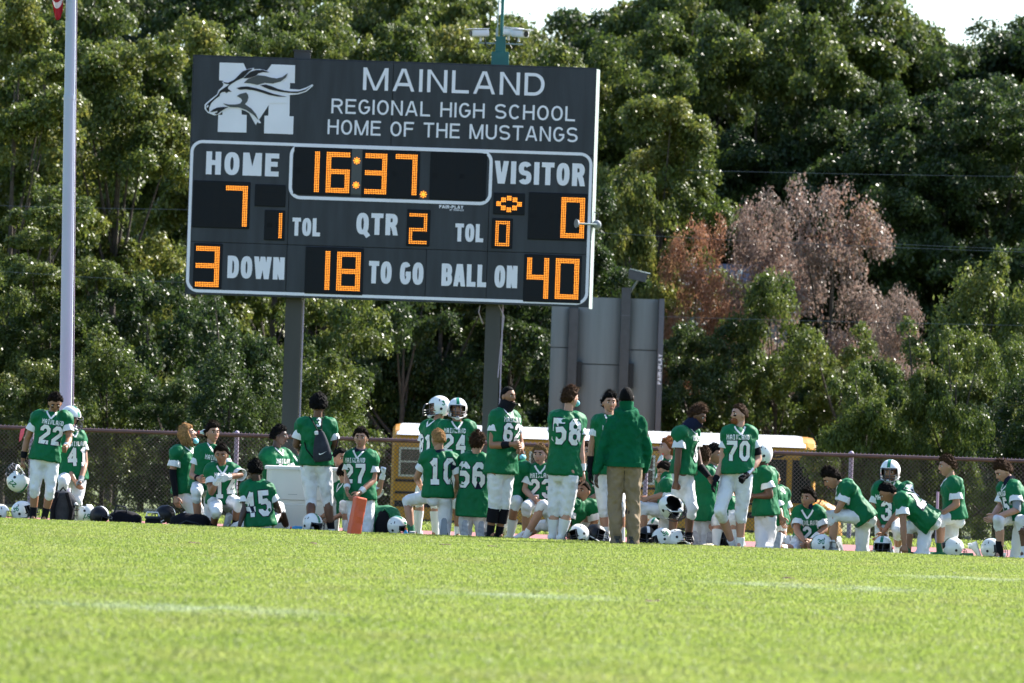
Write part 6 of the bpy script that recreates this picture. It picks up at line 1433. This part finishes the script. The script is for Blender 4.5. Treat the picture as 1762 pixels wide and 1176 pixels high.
helmet('white helmet with a green stripe left of player 35\'s sock', 1706, 944, dp(1706, .2), 60, -5, 0)

# ---------- other gear
def gp(px, D, h=0.0):
    p = pxz(px, 0, D); p.z = ground(p.x, D)+h; return p
M['orange'] = mat('pylon_orange', (0.62, 0.095, 0.03), .55, bump=.3, bscale=12, var=.08)
p = gp(608, 70.3); o = MB().bbox((-.072, -.072, 0), (.072, .072, .49), .02).obj('end_zone_pylon', M['orange'], loc=p); o.rotation_euler = (0, R(9), R(24))
bm = bmesh.new(); bm.from_mesh(o.data); bmesh.ops.subdivide_edges(bm, edges=[e_ for e_ in bm.edges if e_.calc_length() > .1], cuts=5, use_grid_fill=True)
for v in bm.verts: v.co.x += .006*noise.noise(v.co*14); v.co.y += .006*noise.noise(v.co*14+Vector((5, 0, 0)))
bm.to_mesh(o.data); bm.free(); tag(o, 'orange foam corner pylon leaning slightly on the grass before player 27', 'pylon')
# white tub
M['plastic'] = mat('white_plastic', (0.72, 0.70, 0.68), .4, var=.04, vscale=3)
Dt = dp(518, .55); A, B_ = gp(455, Dt), gp(584, Dt); W_ = B_.x-A.x; ht = pix(520, 803, Dt).z-A.z
tb_ = empty('plastic_tub', A, 'big white plastic ice tub standing behind players 45 and the backpack wearer', 'tub')
def shell_box(x0, x1, y0, y1, z0, z1, r, n=5):
    return [[(px_+0, py_, z) for (px_, py_) in [(q[0], q[1]) for q in roundloop(x0, y0, x1, y1, r, n)]] for z in (z0, z1)]
m_ = MB(); rr = []
for (z, ins) in ((0, .035), (ht*.46, .012), (ht*.47, .03), (ht*.52, .03), (ht*.53, .005), (ht*.97, .0)): rr.append([(q[0], q[1], z) for q in roundloop(ins, ins, W_-ins, .75-ins, .09, 5)])
m_.loft(rr).obj('tub_wall', M['plastic'], tb_, False)
MB().loft([[(q[0], q[1], z) for q in roundloop(-i_, -i_, W_+i_, .75+i_, .1, 5)] for (z, i_) in ((ht*.945, .012), (ht*.95, .028), (ht*.99, .028), (ht, .015))]).obj('rim', M['plastic'], tb_)
for xx_ in (W_*.02, W_*.93): MB().bbox((xx_, -.03, 0), (xx_+.05, .03, ht*.5), .012).obj('corner_foot', M['plastic'], tb_)
for k in range(8): MB().bbox((W_*.945, -.042, .03+k*.045), (W_*.975, -.029, .055+k*.045), .004).obj('rib', M['plastic'], tb_)
MB().box((W_*.3, -.002+.006, ht*.60), (W_*.42, .0, ht*.605)).obj('drain_mark', M['grey'], tb_)
# bags
def bag(name, label, px, D, w_, h, d, mt, seed, parts=None, lean=0, cat='bag'):
    p = gp(px, D); r = empty(name, p, label, cat); r.rotation_euler = (0, R(lean), 0)
    nu, nv = 28, 18; vs = []; fs = []; off = Vector((seed, seed*2, 0))
    for i in range(nv+1):
        t = math.pi*i/nv
        for k in range(nu):
            a = 2*math.pi*k/nu; c = (abs(math.cos(a))**.7*math.copysign(1, math.cos(a)), abs(math.sin(a))**.7*math.copysign(1, math.sin(a))); s2 = math.sin(t)**.6
            q = Vector((c[0]*s2*w_/2, c[1]*s2*d/2, h/2+math.copysign(abs(math.cos(t))**.75, math.cos(t))*h/2)); n_ = noise.noise(q*7+off)*.03+noise.noise(q*18+off)*.012; q += Vector((c[0], c[1], math.cos(t)*.7))*n_; q.z = max(q.z, 0); vs.append(q)
    for i in range(nv):
        for k in range(nu): fs.append((i*nu+k, (i+1)*nu+k, (i+1)*nu+(k+1) % nu, i*nu+(k+1) % nu))
    MB().add(vs, fs).obj('fabric_body', mt, r, True); return r
r = bag('backpack', 'black and grey backpack leaning upright beside player 22\'s legs', 107, dp(107, .35), .34, .50, .26, M['darkgrey'], 1, cat='backpack')
MB().tube([(-.10, -.12, .05), (-.12, -.15, .25), (-.07, -.12, .47)], .028, 8).obj('shoulder_strap', M['black'], r, True); MB().tube([(.10, -.12, .05), (.13, -.15, .25), (.06, -.12, .47)], .028, 8).obj('shoulder_strap', M['black'], r, True)
MB().tube([(-.04, -.02, .49), (0, -.02, .54), (.04, -.02, .49)], .012, 6).obj('handle', M['black'], r, True)
r = bag('duffel_bag', 'rounded black duffel bag on the ground left of the fence post line', 214, dp(214, .4), .44, .26, .3, M['black'], 2)
MB().tube([(-.15, -.1, .18), (-.1, -.12, .33), (.02, -.12, .31), (.05, -.1, .2)], .012, 6).obj('handle', M['darkgrey'], r, True)
r = bag('kit_bag', 'low black kit bag with a red mark lying below the kneeling players', 328, dp(328, -.1), .52, .25, .34, M['black'], 3)
MB().tube([(-.16, -.16, .10), (-.05, -.19, .16), (.1, -.18, .13), (.2, -.15, .05)], .01, 6).obj('strap', M['darkgrey'], r, True); MB().box((.08, -.20, .07), (.15, -.17, .10)).obj('red_badge', M['redlens'], r)
r = empty('cooler_bag', gp(263, dp(263, -.1)), 'small square black cooler bag with a white clip left of the kit bag', 'cooler bag'); MB().bbox((-.10, -.09, 0), (.10, .09, .16), .02).obj('lower_box', M['black'], r); MB().bbox((-.105, -.095, .161), (.105, .095, .20), .015).obj('lid', M['darkgrey'], r)
MB().tube([(-.09, 0, .2), (-.08, 0, .25), (.06, 0, .25), (.08, 0, .2)], .01, 6).obj('handle', M['white'], r)
r = bag('backpack', 'green and black dome shaped backpack standing between players 27 and 10', 661, dp(661, .3), .40, .46, .28, M['sockgreen'], 5, cat='backpack')
MB().ell((-.02, -.13, .20), [(.105, 0, 0), (0, .04, 0), (0, 0, .20)], 18, 12).obj('front_pocket', M['black'], r, True); MB().tube([(-.15, -.10, .05), (-.11, -.14, .3), (0, -.13, .42), (.11, -.14, .3), (.14, -.1, .05)], .012, 6).obj('piping', M['sockgreen'], r, True)
# drawstring bag on the standing player's back
e = [x for x in PEOPLE if x['side'] == 'back' and x['num'] == '3'][0]; D0 = e['D']-.24
p = pix(553, 768, D0); r = empty('drawstring_bag', p, 'dark grey drawstring bag hanging on the back of the standing curly haired player', 'bag')
r.rotation_euler = (0, R(-8), 0)
bgm = MB(); rings = []
for (z, a_, b_) in ((.20, .03, .02), (.17, .055, .035), (.08, .085, .055), (-.06, .115, .075), (-.16, .125, .075), (-.20, .10, .05)): rings.append(ering(Vector((0, 0, z)), Vector((1, 0, 0)), Vector((0, 1, 0)), a_, b_, 18))
bgm.loft(rings).obj('sack', M['darkgrey'], r, True)
for s_ in (-1, 1): MB().tube([(s_*.02, .0, .19), (s_*.06-.02, .06, .33), (s_*.10-.02, .12, .40)], .008, 6).tube([(s_*.11, .02, -.16), (s_*.2, .08, -.02), (s_*.22, .16, .1)], .008, 6).obj('drawstring', M['black'], r, True)
MB().ell((0, 0, .20), [(.035, 0, 0), (0, .03, 0), (0, 0, .02)], 8, 6).obj('gathered_neck', M['black'], r, True)
sw = [(-.045, -.085), (-.052, -.10), (-.038, -.112), (.0, -.10), (.055, -.072), (.0, -.092), (-.03, -.098), (-.04, -.093)]
tr_ = tessellate_polygon([[Vector((q[0], q[1], 0)) for q in sw]])
MB().add([(q[0]+.01, -.088, q[1]) for q in sw], [tuple(t) for t in tr_]).obj('swoosh_mark', M['ink'], r)
MB().bbox((-.07, -.04, .15), (-.02, -.0, .20), .008).obj('white_tag', M['white'], r)
# bottles and small things
def bottle(label, px, py, D, mt, capm, s=1.0, tilt=0, ground_=False):
    p = gp(px, D) if ground_ else pix(px, py, D); r = empty('drink_bottle', p, label, 'bottle'); r.rotation_euler = (0, R(tilt), 0); r.scale = (s, s, s)
    MB().tube([(0, 0, 0), (0, 0, .02), (0, 0, .12), (0, 0, .155), (0, 0, .17)], [.032, .036, .036, .018, .015], 16).obj('bottle_body', mt, r, True); MB().tube([(0, 0, .17), (0, 0, .195)], .018, 12).obj('cap', capm, r, True); return r
M['bottleclear'] = mat('cloudy_bottle', (0.6, 0.68, 0.70), .15); M['blueplastic'] = mat('blue_plastic', (0.02, 0.25, 0.50), .3); M['redplastic'] = mat('red_plastic', (0.6, 0.04, 0.02), .35)
bottle('squirt bottle with an orange cap held at the long haired player\'s mouth', 366, 743, dp(350, .95), M['bottleclear'], M['redplastic'], 1.0, -95)
bottle('small bottle with an orange cap in the ginger player\'s raised hand', 1133, 800, dp(1133, 1.35), M['bottleclear'], M['redplastic'], .8, 20)
bottle('clear bottle with a red and blue cap lying left of the green striped helmet', 520, 910, dp(516, -.35), M['blueplastic'], M['redplastic'], .8, -88)
bottle('blue bottle with a red cap beside player 10\'s green sock', 698, 920, dp(698, -.4), M['blueplastic'], M['redplastic'], .8, 0, True)
bottle('clear bottle with an orange cap behind the caged helmet near player 29', 1535, 930, dp(1535, .5), M['bottleclear'], M['redplastic'], .9, 0, True)
p = pix(108, 771, dp(80, -.6)); o = MB().tube([(-.02, 0, .02), (-.01, -.02, -.01), (.01, -.02, -.01), (.02, 0, .02)], .012, 8).tube([(0, -.01, -.01), (-.02, -.01, -.06)], .008, 6).obj('mouthguard', mat('neon_green', (0.05, 0.75, 0.12), .4), loc=p, smooth=True); tag(o, 'bright green mouthguard held in player 22\'s hand', 'mouthguard')
# sleeve swoosh of player 70
e = [x for x in PEOPLE if x['num'] == '70'][0]; q0 = pix(1297, 770, e['D']+.02)-e['root']
MB().add([(q0.x+q[0]*.9, q0.y-.07, q0.z+(q[1]+.09)*.9) for q in sw], [tuple(t) for t in tr_]).obj('sleeve_mark', M['ink'], e['per'])
# crumpled white towel, caution tape
p = gp(1218, dp(1218, -.3)); r = bag('towel', 'crumpled off-white towel on the ground below the handshake', 1218, dp(1218, -.3), .17, .12, .12, mat('cream_cloth', (0.62, 0.55, 0.40), .9), 8, cat='towel')
r = bag('glove', 'pale glove lying on top of the helmet by the green backpack', 682, dp(684, -.2), .14, .06, .1, M['white'], 9, cat='glove'); r.location.z += .25
p = pix(39, 747, FD-.06); o = MB().loft([[(-.03, 0, .07), (.03, 0, .09), (.03, .008, .09), (-.03, .008, .07)], [(-.045, -.01, -.02), (.02, -.01, .0), (.02, 0, .0), (-.045, 0, -.02)], [(-.05, 0, -.12), (-.02, 0, -.10), (-.02, .008, -.10), (-.05, .008, -.12)]]).obj('pink_ribbon', mat('pink_cloth', (0.75, 0.12, 0.16), .7), loc=p); tag(o, 'pink ribbon tied to the fence rail at far left', 'ribbon')
p = gp(1611, 84.2); o = MB().tube([(0, 0, 0), (0, 0, .82)], .02, 8).obj('marker_pole', M['post'], loc=p); tag(o, 'short pale pole in front of the fence behind the brown haired kneeling player', 'pole')

# grass carpets last
for o, dn, sc in GRASS:
    md = o.modifiers.new('blades', 'NODES'); md.node_group = NG
    ids = [s.identifier for s in NG.interface.items_tree if s.in_out == 'INPUT']; md[ids[1]] = dn; md[ids[2]] = sc
